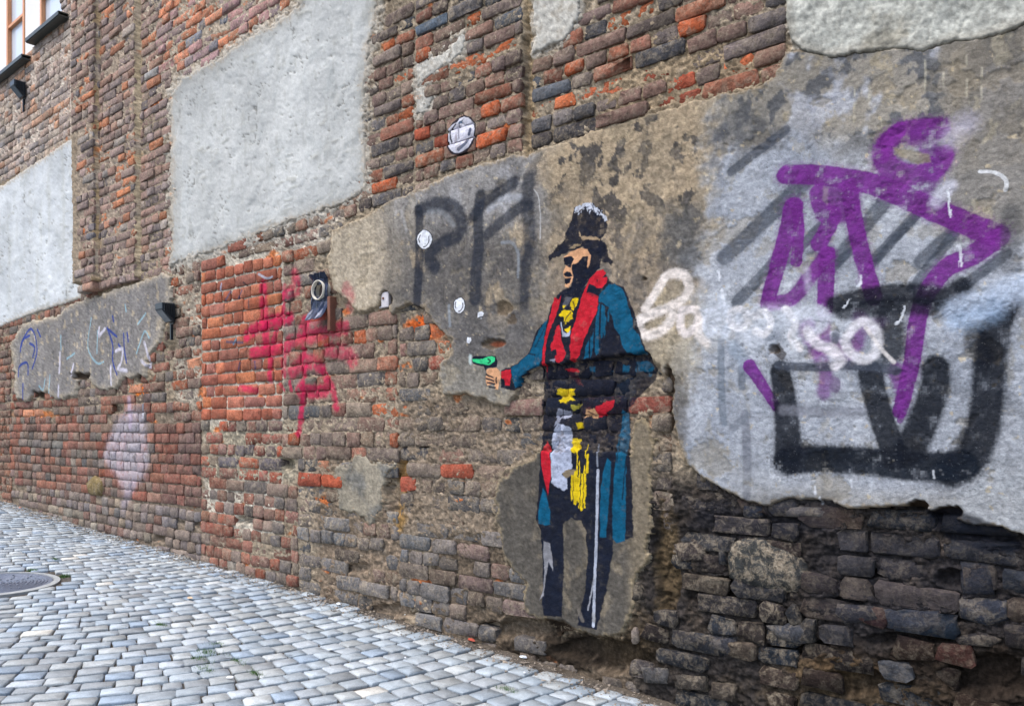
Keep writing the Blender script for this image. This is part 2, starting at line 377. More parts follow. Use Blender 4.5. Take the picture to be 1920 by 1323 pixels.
cp((84, 86, 90), w_s*blob(1385, 245, 70, 36, .5, 1.6)*.75); cp((90, 92, 98), w_s*blob(1325, 270, 30, 50, .5, 1.4)*.7)
cp((86, 88, 92), mn*blob(1280, 450, 32, 60, .5)*.75); cp((110, 108, 104), mn*reg(1240, 1320, 380, 500)*.4)
cp((176, 164, 140), mn*blob(1265, 630, 48, 100, .5)*.75); cp((96, 94, 92), mn*blob(1272, 800, 20, 110, .5)*.65)
cp((156, 154, 150), w_s*sstep(900, 950, PY)*.8); cp((128, 122, 112), w_s*sstep(6, 1, SD)*.6); cp((176, 180, 184), w_s*sstep(1770, 1830, EX)*sstep(800, 900, PY)*.8)
cp((60, 58, 56), mn*sstep(.004, .0, crk)*sstep(.0, .3, low1)*.4)
cp((150, 138, 116), mn*sstep(.28, .33, flk)*.35)
cp((204, 186, 152), mn*sstep(.52, .62, pit)*.6)
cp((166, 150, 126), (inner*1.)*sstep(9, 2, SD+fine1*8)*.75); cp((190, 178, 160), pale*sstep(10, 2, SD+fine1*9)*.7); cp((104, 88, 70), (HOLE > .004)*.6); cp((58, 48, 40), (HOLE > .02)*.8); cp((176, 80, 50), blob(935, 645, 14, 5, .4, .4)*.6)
# pale stains washed down the wall
for (x, y0, y1) in ((1652, 165, 240), (1628, 162, 225), (1840, 130, 190), (1812, 105, 200), (1768, 130, 165), (1733, 115, 172), (1600, 165, 232)):
    cp((196, 190, 170), mn*np.exp(-((PX-x-noise(WZ*8, WZ*0, int(x))*3)/2.0)**2)*sstep(-.4, .2, noise(WZ*20, WX*3, int(x)+5))*sstep(y0-8, y0, PY)*(1-sstep(y1-8, y1+4, PY))*.8)
gr_ = np.where(pale > 0, .25, np.where(w_s > .5, .55, 1.0))[..., None]
CP = CP*(1+gr_*(.20*fine1[..., None]+.14*fine2[..., None]+.14*med2[..., None]))*(1+.10*low1[..., None])
scr = np.abs(fbm(WX*3+med1*.25, WZ*2+med2*.1, 59, 4, .55)); sc_m = pale*sstep(.020, .004, scr)*sstep(.1, .3, fbm(WX*2.4, WZ*3, 62, 3)); cp((138, 138, 132), sc_m*.8); HP = HP-sc_m*.006; ps = pale*sstep(.30, .45, fbm(WX*5, WZ*20, 64, 3, .6))*sstep(.1, .3, fbm(WX*1.5, WZ*1.5, 65, 2)); cp((176, 176, 168), ps*.6); HP = HP+ps*.003
cp((168, 168, 160), m_big*sstep(.2, .45, fbm(WX*12, WZ*4, 460, 4, .65))*.35)
for _p in (pale,): CP = CP*(1-.0*_p[..., None])
CM = np.clip(CM, 12, 250); CP = np.clip(CP, 12, 250)

# ================================================================ PAINT (graffiti and stencil) in wall metres
RES = 380.0
IX0, IX1 = float(p2w(8, 600)[0]), float(p2w(1990, 600)[0]); IZ0, IZ1 = -1.30, 1.95
NW, NH = int((IX1-IX0)*RES), int((IZ1-IZ0)*RES)
P_RGB = np.zeros((NH, NW, 3), dtype=np.float32); P_A = np.zeros((NH, NW), dtype=np.float32)
ux = (IX0+(np.arange(NW)+.5)/RES).astype(np.float32); uz = (IZ0+(np.arange(NH)+.5)/RES).astype(np.float32)
def _lown(sx, sz, seed, o):
    """noise over the picture at a third of its resolution, repeated up"""
    X_, Z_ = np.meshgrid(ux[::3], uz[::3]); n = fbm(X_*sx, Z_*sz, seed, o, .6).astype(np.float32)
    return np.repeat(np.repeat(n, 3, 0), 3, 1)[:NH, :NW]
Nwob1 = _lown(28, 28, 501, 3); Nwob2 = _lown(28, 28, 502, 3); Nwear = _lown(16, 16, 503, 5); Nstr = _lown(46, 5, 504, 4); Nfine = _lown(90, 90, 505, 2)
def W_(pts): 
    X_, Z_ = p2w([p[0] for p in pts], [p[1] for p in pts], .03); return np.stack([X_, Z_], 1)
def _win(P, pad):
    i0 = max(0, int((P[:, 0].min()-pad-IX0)*RES)); i1 = min(NW, int((P[:, 0].max()+pad-IX0)*RES)+1)
    j0 = max(0, int((P[:, 1].min()-pad-IZ0)*RES)); j1 = min(NH, int((P[:, 1].max()+pad-IZ0)*RES)+1)
    return i0, i1, j0, j1
def _over(i0, i1, j0, j1, a, rgb):
    A = P_A[j0:j1, i0:i1]; R = P_RGB[j0:j1, i0:i1]
    na = a+A*(1-a); safe = np.maximum(na, 1e-5)
    R[:] = (np.asarray(rgb, dtype=np.float32)*a[..., None]+R*(A*(1-a))[..., None])/safe[..., None]
    A[:] = na
def poly(pts, rgb, op=1.0, soft=.0022, wob=.004, wear=.0, streak=0., erase=False):
    P = W_(pts); i0, i1, j0, j1 = _win(P, .03)
    if i1 <= i0 or j1 <= j0: return
    X_, Z_ = np.meshgrid(ux[i0:i1], uz[j0:j1])
    X_ = X_+Nwob1[j0:j1, i0:i1]*wob; Z_ = Z_+Nwob2[j0:j1, i0:i1]*wob
    a = sstep(-soft, soft, sdf(P, X_, Z_))*op
    if wear: a = a*(1-wear*sstep(.12, .5, Nwear[j0:j1, i0:i1]))
    if streak: a = a*(1-streak*sstep(.0, .25, Nstr[j0:j1, i0:i1]))
    if erase: P_A[j0:j1, i0:i1] *= 1-a
    else: _over(i0, i1, j0, j1, a.astype(np.float32), lin(rgb)/K)
def stroke(pts, w, rgb, op=1.0, soft=.25, wob=.003, wear=0., taper=None, closed=False, sm=True):
    """round brush along pixel points, w = width in photo pixels (vertical); soft = share of the radius that fades"""
    pts = list(pts)+([pts[0]] if closed else [])
    P = W_(pts); n = len(P)
    if sm and n > 2:                                        # Catmull-Rom
        Q = []
        for k in range(n-1):
            p0 = P[max(k-1, 0)]; p1 = P[k]; p2 = P[k+1]; p3 = P[min(k+2, n-1)]
            for t in (0, .25, .5, .75): Q.append(.5*((2*p1)+(-p0+p2)*t+(2*p0-5*p1+4*p2-p3)*t*t+(-p0+3*p1-3*p2+p3)*t**3))
        Q.append(P[-1]); P = np.array(Q)
    cxp = sum(p[0] for p in pts)/len(pts); sc = F/(D/(AY-AX*(cxp-HX)/F))
    r = w/2/sc; i0, i1, j0, j1 = _win(P, r*1.9+.02)
    if i1 <= i0 or j1 <= j0: return
    X_, Z_ = np.meshgrid(ux[i0:i1], uz[j0:j1])
    X_ = X_+Nwob1[j0:j1, i0:i1]*wob; Z_ = Z_+Nwob2[j0:j1, i0:i1]*wob
    d = np.full(X_.shape, 1e9, dtype=np.float32); m = len(P)
    for k in range(m-1):
        ax, az = P[k]; ex, ez = P[k+1]-P[k]; L = ex*ex+ez*ez+1e-9
        t = np.clip(((X_-ax)*ex+(Z_-az)*ez)/L, 0, 1)
        q = np.sqrt((X_-ax-ex*t)**2+(Z_-az-ez*t)**2)
        if taper: q = q/np.interp((k+t)/(m-1), [0, 1], taper)
        d = np.minimum(d, q)
    a = (1-sstep(r*(1-soft), r*(1+soft), d+Nfine[j0:j1, i0:i1]*r*soft*.35))*op*(1-.12*sstep(0, .5, Nwear[j0:j1, i0:i1]))
    if w > 15: a = np.maximum(a, .30*op*(1-sstep(r*.9, r*1.55, d+Nfine[j0:j1, i0:i1]*r*.5)))
    if wear: a = a*(1-wear*sstep(.12, .5, Nwear[j0:j1, i0:i1]))
    _over(i0, i1, j0, j1, a.astype(np.float32), lin(rgb)/K)
def T(ox, oy, s): return lambda *p: [(ox+p[i]/s, oy+p[i+1]/s) for i in range(0, len(p), 2)]
A_ = T(860, 360, 3.3075); B_ = T(860, 700, 2.545); C_ = T(1240, 150, 2.8235); D_ = T(1100, 400, 2.3415)
E_ = T(1180, 490, 3.692); G_ = T(740, 300, 3.48); Hh = T(10, 560, 5.512); I_ = T(370, 500, 3.892); J_ = T(820, 190, 11.025)
NAVY, BLUE, RED, YEL, PEA = (24, 31, 47), (20, 90, 122), (200, 38, 54), (232, 200, 32), (224, 170, 128)
LG, GRN, WHT, PUR, PNK, BLK, SIL = (178, 184, 204), (62, 215, 140), (236, 240, 247), (114, 44, 132), (200, 38, 84), (44, 50, 62), (176, 182, 196)

# -- right field: grey stripes, black outline letters, purple tag, white script
for (a, b, c, d, w) in ((740, 545, 330, 935, 34), (1200, 610, 930, 950, 30), (1360, 690, 1120, 950, 20), (1560, 780, 1370, 960, 26), (640, 260, 360, 480, 20)):
    stroke(C_(a, b, c, d), w, (62, 69, 81), .78, .25)
for (a, b, c, d, w) in ((860, 170, 660, 390, 24), (1050, 20, 880, 210, 20), (1450, 0, 1230, 250, 16), (1610, 90, 1430, 330, 20), (1840, 180, 1640, 330, 22), (1150, 170, 1080, 240, 18)):
    stroke(D_(a, b, c, d), w, (66, 73, 85), .76, .25)
stroke(D_(590, 560, 590, 800, 600, 920), 14, (118, 128, 140), .8, .3); stroke(D_(680, 680, 680, 760), 15, (112, 120, 132), .85, .3)
stroke(D_(640, 580, 720, 700), 24, (150, 162, 176), .8, .5); stroke(D_(690, 880, 700, 1010, 700, 1240), 17, (118, 122, 132), .75, .35); stroke(D_(640, 940, 700, 890), 17, (120, 126, 136), .7, .4)
poly(D_(460, 930, 560, 1130, 720, 1240, 900, 1260, 1200, 1240, 1200, 1190, 880, 1180, 700, 1120, 560, 1010), (150, 150, 148), .35, .05)
# purple
stroke(C_(650, 495, 840, 500, 1130, 555, 1450, 690, 1760, 820), 40, PUR, .97, .12, wear=.25)
stroke(D_(1800, 105, 1690, 185, 1580, 240, 1500, 340, 1455, 460, 1430, 640, 1395, 790, 1375, 870), 38, PUR, .97, .12, taper=(1.1, .7), wear=.15)
stroke(D_(1360, 690, 1385, 800, 1375, 910), 26, PUR, .8, .3, taper=(1.2, .4))
stroke(C_(1460, 250, 1260, 270, 1165, 360, 1200, 460, 1330, 500, 1440, 470, 1480, 400), 42, (118, 46, 136), .93, .22, wear=.45)
stroke(C_(1330, 290, 1400, 330, 1430, 460, 1400, 560), 34, (112, 50, 132), .75, .4, wear=.5)
stroke(C_(1250, 260, 1180, 320, 1160, 400), 30, (118, 46, 136), .9, .2, wear=.3)
poly(C_(1220, 355, 1300, 360, 1410, 390, 1420, 430, 1340, 440, 1250, 400), (158, 146, 118), .7, .006)
stroke(C_(1540, 290, 1600, 230), 40, (200, 196, 214), .55, .8); stroke(C_(1450, 640, 1520, 560), 26, (206, 206, 220), .7, .6)
stroke(C_(690, 670, 660, 800, 610, 990, 560, 1180), 33, PUR, .97, .12, taper=(1.15, .9)); stroke(C_(710, 680, 720, 800, 712, 960), 22, PUR, .97, .12)
stroke(C_(820, 590, 850, 700, 900, 720, 830, 860), 33, PUR, .95, .14, wear=.2); stroke(C_(990, 560, 1010, 720, 1040, 850, 1080, 1000, 1125, 1150), 31, PUR, .97, .12, wear=.15)
poly(C_(860, 560, 1040, 560, 1050, 740, 900, 760, 850, 640), PUR, .9, .01)
poly(C_(850, 560, 880, 570, 870, 660, 845, 630), (160, 150, 150), .5, .006)
stroke(D_(815, 395, 900, 375, 985, 270, 1050, 180), 30, PUR, .92, .2); stroke(D_(1053, 180, 1050, 300, 1045, 420), 31, PUR, .97, .12)
stroke(D_(1045, 480, 1045, 580, 1020, 600), 20, PUR, .75, .5); stroke(D_(975, 500, 1010, 600, 1050, 700, 1040, 790), 30, PUR, .72, .45, taper=(1, .8)); stroke(D_(960, 500, 985, 540), 30, PUR, .6, .6); stroke(D_(1090, 580, 1150, 640), 30, PUR, .55, .6)
stroke(D_(1195, 450, 1240, 500, 1290, 480), 24, PUR, .6, .6); stroke(D_(1190, 540, 1180, 580), 30, PUR, .75, .5)
stroke(D_(715, 670, 760, 740, 830, 850), 24, PUR, .96, .12, taper=(1.1, .7))
# black letters
OUT = (14, 20, 31)
stroke(D_(1090, 400, 1250, 365, 1400, 350, 1560, 370, 1640, 330), 46, OUT, .93, .35, taper=(.8, .9)); stroke(D_(1130, 430, 1300, 410, 1450, 405, 1600, 430), 34, OUT, .8, .45)
stroke(D_(1330, 440, 1335, 540, 1335, 600), 52, OUT, .88, .4)
stroke(D_(1840, 400, 1790, 520, 1770, 680, 1755, 830, 1730, 960, 1680, 1080, 1600, 1130), 58, OUT, .95, .28, taper=(.9, 1.1)); stroke(D_(1700, 520, 1740, 640), 40, OUT, .75, .5)
stroke(D_(1650, 1105, 1450, 1110, 1200, 1085, 1000, 1080, 870, 1090), 54, (15, 24, 36), .97, .22, wear=.12); stroke(D_(870, 1020, 1100, 1060, 1400, 1080), 30, OUT, .6, .5)
stroke(D_(850, 690, 865, 800, 880, 950, 880, 1080), 44, OUT, .94, .2, taper=(.9, 1.25))
stroke(D_(1245, 700, 1280, 850, 1330, 1000, 1360, 1070), 46, OUT, .94, .2); stroke(D_(1530, 680, 1530, 760, 1480, 900, 1420, 1040), 54, OUT, .95, .25, taper=(.9, 1.1)); stroke(D_(1600, 1080, 1660, 960), 20, OUT, .4, .6)
stroke(D_(840, 668, 1000, 675, 1200, 668, 1360, 690), 17, (70, 76, 88), .88, .25); stroke(D_(860, 860, 1000, 870, 1200, 870), 20, (130, 132, 142), .6, .5)
stroke(D_(1090, 740, 1092, 765), 20, (120, 100, 135), .8, .2); stroke(D_(1095, 520, 1092, 560), 14, (98, 104, 116), .8, .4); stroke(D_(830, 480, 820, 540), 34, (88, 100, 116), .6, .7)
stroke(C_(1850, 700, 1850, 988), 34, (74, 76, 80), .6, .4)
# light blue fade and white script
stroke(D_(1620, 440, 1720, 400, 1900, 330, 2000, 300), 50, (188, 202, 222), .85, .6); stroke(D_(1640, 480, 1780, 430), 40, (150, 176, 206), .5, .8)
WS = (240, 230, 222)
stroke(E_(110, 330, 190, 200, 240, 110, 310, 80, 390, 110, 410, 190, 360, 270, 270, 320, 160, 360, 80, 400), 18, WS, .93, .45, wear=.12)
stroke(E_(80, 400, 60, 450, 110, 510, 200, 490, 270, 430, 300, 370), 19, WS, .92, .5, wear=.1); stroke(E_(60, 420, 130, 380, 200, 350), 16, WS, .9, .5)
stroke(E_(360, 340, 440, 330, 480, 370, 460, 450, 400, 500, 360, 470, 350, 400), 16, (240, 230, 226), .9, .5, closed=True); stroke(E_(470, 340, 500, 420, 480, 500, 540, 570), 16, WS, .85, .55)
stroke(E_(510, 340, 590, 350, 620, 430, 570, 500, 530, 470, 520, 380), 11, (216, 222, 232), .75, .6, closed=True); stroke(E_(640, 240, 650, 320, 690, 400, 660, 500), 15, (214, 222, 234), .7, .7); stroke(E_(640, 200, 660, 300), 6, WHT, .8, .5)
for pts in ((700, 360, 760, 330, 820, 380, 790, 450, 720, 450, 690, 400), (860, 380, 930, 350, 980, 420, 940, 500, 870, 480), (1080, 330, 1150, 420, 1120, 520, 1180, 600)):
    stroke(E_(*pts), 14, (240, 236, 236), .95, .4)
stroke(E_(1180, 360, 1290, 330, 1360, 380, 1330, 450, 1240, 520), 17, (216, 220, 230), .8, .6); stroke(E_(1230, 480, 1300, 570, 1400, 610, 1460, 680, 1430, 720), 20, (230, 226, 230), .85, .5); stroke(E_(1220, 60, 1240, 200), 12, (200, 200, 215), .45, .9)
stroke(E_(1560, 450, 1620, 420, 1700, 470, 1720, 560, 1700, 640, 1610, 680, 1530, 630, 1500, 550), 18, (228, 226, 230), .85, .5, closed=True); stroke(E_(1640, 460, 1740, 600, 1830, 700), 7, (232, 226, 222), .8, .6)
poly(E_(980, 580, 1040, 570, 1090, 640, 1060, 690, 1000, 640), (52, 42, 36), .8, .004)
for pts in ((1595, 100, 1600, 150, 1585, 180), (1520, 270, 1490, 320), (1900, 320, 1880, 400, 1840, 440), (615, 70, 620, 130)): stroke(E_(*pts), 5, WHT, .8, .6, wob=.01)
stroke(C_(1560, 870, 1580, 930, 1580, 985), 6, WHT, .75, .6, wob=.012); stroke(C_(1510, 580, 1520, 660, 1528, 720), 4, WHT, .8, .6, wob=.012); stroke(C_(1680, 480, 1760, 485, 1820, 530, 1815, 580), 7, (226, 228, 230), .9, .3)
for (x, y) in ((998, 1200), (1020, 1245), (1522, 1130), (1160, 1170)): stroke(D_(x, y, x+3, y+30), 4, WHT, .7, .7)
for pts, w, o in (((520, 330, 600, 470, 660, 520), 15, .75), ((820, 520, 850, 640), 12, .7), ((560, 470, 700, 420, 900, 440, 1100, 400, 1300, 400), 34, .6), ((600, 300, 700, 380, 820, 350, 1000, 350, 1150, 380), 24, .5), ((600, 560, 760, 500, 960, 560), 26, .4), ((480, 60, 500, 160, 440, 260), 14, .35), ((1130, 480, 1140, 620), 14, .6)):
    stroke(E_(*pts), w, (218, 224, 234), min(.5, o*.75), .9)
# paint that reaches onto the masonry below and the black corner
poly(C_(1560, 1, 1, 1, 1, 2) if False else [(1730, 955), (1790, 952), (1880, 990), (1915, 1020), (1910, 1035), (1850, 1038), (1790, 1020), (1740, 990)], (30, 34, 44), .85, .01)
poly([(1280, 940), (1560, 930), (1560, 1000), (1400, 1010), (1290, 990)], (44, 48, 60), .45, .05)
poly([(1540, 1000), (1920, 1040), (1920, 1180), (1560, 1200), (1500, 1100)], (50, 52, 62), .35, .08)

# -- dark tag left of the man
stroke(G_(145, 330, 148, 500, 150, 700, 145, 930), 23, BLK, .85, .3); stroke(G_(140, 330, 220, 290, 320, 285, 400, 330, 430, 420, 400, 490, 300, 540, 210, 620, 260, 700), 28, BLK, .85, .4)
stroke(G_(545, 230, 530, 380, 540, 560, 530, 700, 530, 900), 31, BLK, .85, .3, taper=(.8, 1)); stroke(G_(600, 480, 700, 390, 800, 310, 860, 290), 24, BLK, .8, .35)
stroke(G_(500, 360, 560, 290, 660, 210, 770, 140), 26, BLK, .85, .4); stroke(G_(865, 130, 855, 300, 870, 500, 850, 700, 840, 950), 28, BLK, .78, .45, taper=(1.3, .8))
stroke(G_(600, 320, 700, 250, 800, 240), 14, (176, 182, 192), .5, .7); stroke(G_(210, 330, 300, 340, 370, 420), 10, (160, 166, 172), .4, .8); stroke(G_(440, 700, 540, 640), 50, (60, 62, 68), .35, .9)
stroke(G_(360, 950, 370, 1080), 7, (150, 160, 170), .6, .6); stroke(G_(690, 540, 760, 540, 800, 620, 800, 760), 6, (165, 175, 185), .5, .7); stroke(G_(900, 190, 930, 260, 940, 510), 3, (205, 205, 205), .6, .6); stroke(G_(30, 330, 60, 460), 6, (190, 190, 190), .4, .8)
def bubble(cx, cy, rx, ry):
    k = 14; ring = [(cx+rx*math.cos(i/k*6.283), cy+ry*math.sin(i/k*6.283)) for i in range(k)]
    poly([(cx+(x-cx)*1.14, cy+(y-cy)*1.09) for x, y in ring], NAVY, .75, .002); poly(ring, WHT, 1, .002)
    stroke([(cx-rx*.62, cy-ry*.45), (cx-rx*.72, cy), (cx-rx*.6, cy+ry*.3)], max(2.2, rx*.16), NAVY, .9, .2)
    stroke([(cx+rx*.6, cy-ry*.3), (cx+rx*.6, cy+ry*.2), (cx+rx*.2, cy+ry*.7), (cx-rx*.1, cy+ry*.78)], max(2.2, rx*.18), NAVY, .9, .2)
bubble(792, 448, 14, 18); bubble(863, 573, 10.5, 14.5)
poly([(878, 632), (884, 633), (886, 638), (882, 644), (877, 642)], WHT, 1); poly([(897, 587), (905, 583), (909, 588), (904, 598), (897, 597)], WHT, 1); stroke([(898, 597), (907, 594)], 2.5, NAVY, .9)
# the big bubble on the bricks
poly(J_(480, 240, 640, 310, 740, 460, 740, 640, 700, 860, 560, 1030, 400, 1110, 260, 1080, 160, 960, 120, 760, 140, 560, 220, 420, 330, 320), NAVY, .9, .002)
poly(J_(480, 290, 580, 320, 680, 420, 715, 540, 690, 780, 580, 960, 400, 1060, 300, 1050, 200, 950, 160, 830, 150, 560, 210, 460, 330, 400, 380, 320), (226, 226, 238), 1, .002, wear=.15)
stroke(J_(300, 450, 230, 560, 215, 700, 235, 820), 4, NAVY, .9); stroke(J_(380, 410, 450, 390), 6, (40, 80, 110), .9); stroke(J_(620, 560, 600, 660), 7, (45, 60, 95), .9); stroke(J_(590, 780, 520, 880, 400, 980), 7, (50, 70, 100), .9); stroke(J_(380, 440, 390, 740), 3, (90, 90, 110), .7); stroke(J_(330, 700, 310, 850), 7, (140, 130, 140), .6)

# -- the stencilled man
poly(A_(703, 95, 690, 150, 668, 195, 662, 235, 645, 255, 650, 290, 600, 340, 548, 395, 552, 422, 610, 400, 660, 375, 720, 350, 800, 350, 850, 380, 870, 420, 905, 430, 935, 455, 943, 435, 920, 395, 908, 340, 880, 300, 875, 285, 905, 235, 905, 160, 880, 105, 830, 75, 760, 70), NAVY, .97, .003, .012, wear=.15)
poly(A_(735, 235, 745, 262, 770, 278, 820, 268, 870, 285, 868, 296, 800, 292, 755, 292, 735, 262), (184, 160, 128), .85, .003, .012)
poly(A_(670, 352, 700, 328, 750, 318, 740, 330, 700, 345), (176, 154, 122), .75, .003, .01)
for i in range(120):
    t = random.random(); x = 708+198*t; y = 100-45*math.sin(t*3.1)+62*t*t+abs(random.gauss(0, 17))-5
    stroke(A_(x, y, x+random.uniform(-6, 6), y+random.uniform(3, 16)), random.uniform(1.4, 3.6), (220, 226, 240), random.uniform(.5, .95), .5, wob=.01)
poly(A_(760, 350, 870, 340, 875, 420, 865, 470, 820, 520, 790, 560, 760, 600, 740, 640, 640, 650, 600, 642, 640, 605, 690, 585, 700, 550, 690, 480, 740, 420), NAVY, .97, .003, .006)
poly(A_(640, 400, 680, 368, 740, 345, 790, 352, 808, 390, 804, 440, 790, 475, 776, 468, 784, 425, 790, 395, 760, 398, 740, 430, 700, 452, 690, 470, 680, 500, 655, 490, 640, 488, 655, 455, 643, 430), PEA, 1, .002, .004)
poly(A_(640, 405, 660, 398, 690, 396, 705, 412, 692, 440, 684, 474, 664, 454, 644, 448), NAVY, 1, .002, .004)
poly(A_(655, 452, 690, 470, 700, 520, 695, 560, 672, 594, 650, 585, 655, 560, 660, 540, 640, 520, 636, 492), PEA, 1, .002, .003)
poly(A_(638, 508, 662, 488, 682, 494, 697, 520, 676, 528, 650, 520), NAVY, 1, .002, .003); poly(A_(648, 536, 690, 530, 684, 562, 660, 572, 650, 560), NAVY, 1, .002, .003)
poly(A_(690, 450, 725, 438, 755, 408, 792, 398, 784, 460, 800, 480, 850, 430, 870, 470, 830, 500, 800, 540, 770, 590, 740, 610, 705, 650, 640, 650, 668, 600, 692, 585, 702, 550, 697, 500), NAVY, 1, .002, .004)
poly(A_(600, 640, 560, 720, 545, 790, 510, 820, 470, 880, 445, 960, 430, 1000, 360, 1065, 320, 1086, 265, 1105, 262, 1215, 345, 1230, 365, 1215, 390, 1150, 470, 1085, 500, 1075, 500, 1200, 500, 1330, 1050, 1330, 1120, 1240, 1200, 1170, 1215, 1100, 1190, 1040, 1165, 980, 1135, 900, 1105, 800, 1085, 735, 1050, 650, 1020, 590, 930, 550, 905, 515, 840, 490, 780, 580, 700, 640), NAVY, .98, .003, .006, wear=.12)
poly(A_(905, 600, 925, 570, 965, 566, 1010, 600, 1038, 650, 1056, 720, 1074, 780, 1086, 850, 1125, 900, 1158, 985, 1150, 1006, 1050, 1000, 1020, 960, 1000, 890, 965, 840, 950, 770, 930, 722, 900, 690, 868, 680, 868, 640, 885, 612), BLUE, 1, .003, .006, wear=.12)
poly(A_(870, 690, 905, 710, 918, 790, 905, 905, 885, 850, 872, 1000, 850, 1012, 838, 950, 812, 1030, 770, 1034, 785, 960, 830, 880, 850, 780), BLUE, 1, .003, .008, wear=.1)
for (x, y0, y1) in ((905, 740, 880), (930, 730, 800), (890, 800, 900)): stroke(A_(x, y0, x-2, y1), 3.5, BLUE, .9, .3)
for (x, y0, y1, w) in ((845, 790, 1000, 4), (880, 700, 960, 4), (815, 900, 1030, 3)): stroke(A_(x, y0, x-8, y1), w, NAVY, .95, .3)
poly(A_(545, 790, 520, 812, 490, 870, 460, 930, 440, 990, 415, 1020, 370, 1060, 328, 1088, 335, 1140, 348, 1216, 372, 1200, 388, 1140, 440, 1098, 498, 1076, 512, 1040, 515, 960, 530, 880), BLUE, 1, .003, .006, wear=.1)
stroke(A_(430, 1000, 470, 1010), 3, NAVY, .8); stroke(A_(525, 850, 470, 960), 3, NAVY, .5)
poly(A_(585, 650, 612, 668, 630, 640, 620, 700, 595, 770, 562, 850, 540, 930, 531, 1000, 530, 1072, 515, 1072, 518, 960, 540, 850, 562, 760), RED, 1, .002, .006); stroke(A_(522, 1080, 526, 1140, 532, 1190), 3.5, (170, 36, 50), .9)
poly(A_(600, 830, 622, 820, 628, 890, 645, 960, 662, 990, 655, 1030, 622, 1056, 588, 1042, 610, 1000, 602, 982, 565, 975, 572, 930, 592, 890), RED, 1, .002, .012)
poly(A_(800, 540, 850, 490, 890, 477, 902, 500, 885, 530, 915, 530, 912, 560, 880, 598, 845, 590, 805, 565, 790, 612, 862, 652, 866, 690, 850, 760, 802, 860, 772, 930, 746, 1010, 720, 1046, 690, 1050, 688, 950, 695, 870, 712, 820, 735, 750, 750, 680, 776, 600), RED, 1, .002, .006, wear=.08)
poly(A_(800, 570, 840, 592, 880, 600, 862, 640, 830, 645, 790, 620), NAVY, 1, .003, .006); stroke(A_(800, 625, 840, 640, 862, 655), 4, (150, 40, 50), .8); poly(A_(850, 535, 862, 540, 858, 560, 848, 552), NAVY, .6)
poly(A_(640, 1090, 720, 1095, 715, 1140, 742, 1190, 755, 1208, 718, 1196, 690, 1160, 660, 1142), RED, 1, .003, .01); poly(A_(600, 1118, 652, 1170, 622, 1182, 578, 1182), LG, 1, .003, .01)
poly(A_(660, 650, 700, 650, 680, 690, 650, 720, 640, 700), (110, 112, 120), .6, .004); poly(A_(700, 662, 742, 652, 728, 700, 700, 732, 684, 700), YEL, 1, .002, .012); poly(A_(638, 705, 660, 700, 645, 725), YEL, .9)
poly(A_(622, 748, 660, 730, 700, 742, 706, 780, 680, 810, 650, 822, 652, 785, 625, 772), YEL, 1, .002, .014); poly(A_(652, 852, 692, 822, 690, 850, 665, 872), YEL, 1, .002, .01)
poly(A_(625, 805, 634, 808, 642, 860, 662, 880, 690, 852, 686, 896, 640, 898), LG, 1, .002, .006); stroke(A_(690, 745, 660, 790, 650, 840), 3, NAVY, .8); stroke(A_(705, 680, 715, 720), 2.5, NAVY, .8)
poly(A_(565, 1040, 600, 1030, 590, 1060), LG, .6, .004, .01)
poly(A_(790, 1082, 822, 1074, 825, 1120, 802, 1168), BLUE, 1, .003, .008); poly(A_(930, 1100, 946, 1172, 925, 1166, 918, 1130), BLUE, 1, .003, .008)
poly(A_(950, 1188, 985, 1150, 1000, 1064, 1038, 1080, 1030, 1150, 1060, 1150, 1080, 1050, 1150, 1040, 1192, 1080, 1176, 1140, 1110, 1160, 1080, 1182, 1076, 1240, 1060, 1286, 1000, 1290, 945, 1240), BLUE, 1, .003, .01, wear=.15)
stroke(A_(1080, 1070, 1110, 1120, 1180, 1120), 6, NAVY, .7, .4, wob=.012); stroke(A_(945, 1280, 1000, 1295), 3, NAVY, .7)
poly(A_(590, 1218, 700, 1216, 690, 1232, 640, 1236, 700, 1250, 660, 1262, 706, 1275, 650, 1296, 690, 1302, 640, 1314, 600, 1300, 625, 1282, 592, 1262, 620, 1250, 585, 1236), YEL, 1, .002, .012)
# hand and water pistol
poly(A_(82, 1030, 100, 1018, 232, 1016, 244, 1050, 240, 1085, 185, 1092, 172, 1112, 160, 1080, 100, 1068, 84, 1052), NAVY, 1, .002, .003); stroke(A_(78, 1020, 80, 1060), 7, (220, 240, 240), .6, .8)
poly(A_(90, 1035, 150, 1036, 188, 1018, 228, 1025, 226, 1050, 195, 1074, 130, 1062, 95, 1054), GRN, 1, .002, .004); stroke(A_(185, 1035, 200, 1050, 185, 1060), 2.5, NAVY, .9)
poly(A_(175, 1105, 200, 1090, 240, 1090, 262, 1115, 266, 1150, 250, 1180, 246, 1225, 225, 1222, 220, 1185, 180, 1200, 172, 1180, 168, 1150, 178, 1130), PEA, 1, .002, .003)
for q in ((172, 1130, 215, 1150), (172, 1155, 220, 1172), (180, 1180, 222, 1190), (190, 1208, 225, 1212), (235, 1150, 232, 1185)): stroke(A_(*q), 3, NAVY, .95, .3)
poly(A_(265, 1112, 326, 1098, 330, 1140, 322, 1180, 315, 1200, 285, 1200, 285, 1160, 268, 1150), RED, 1, .002, .004)
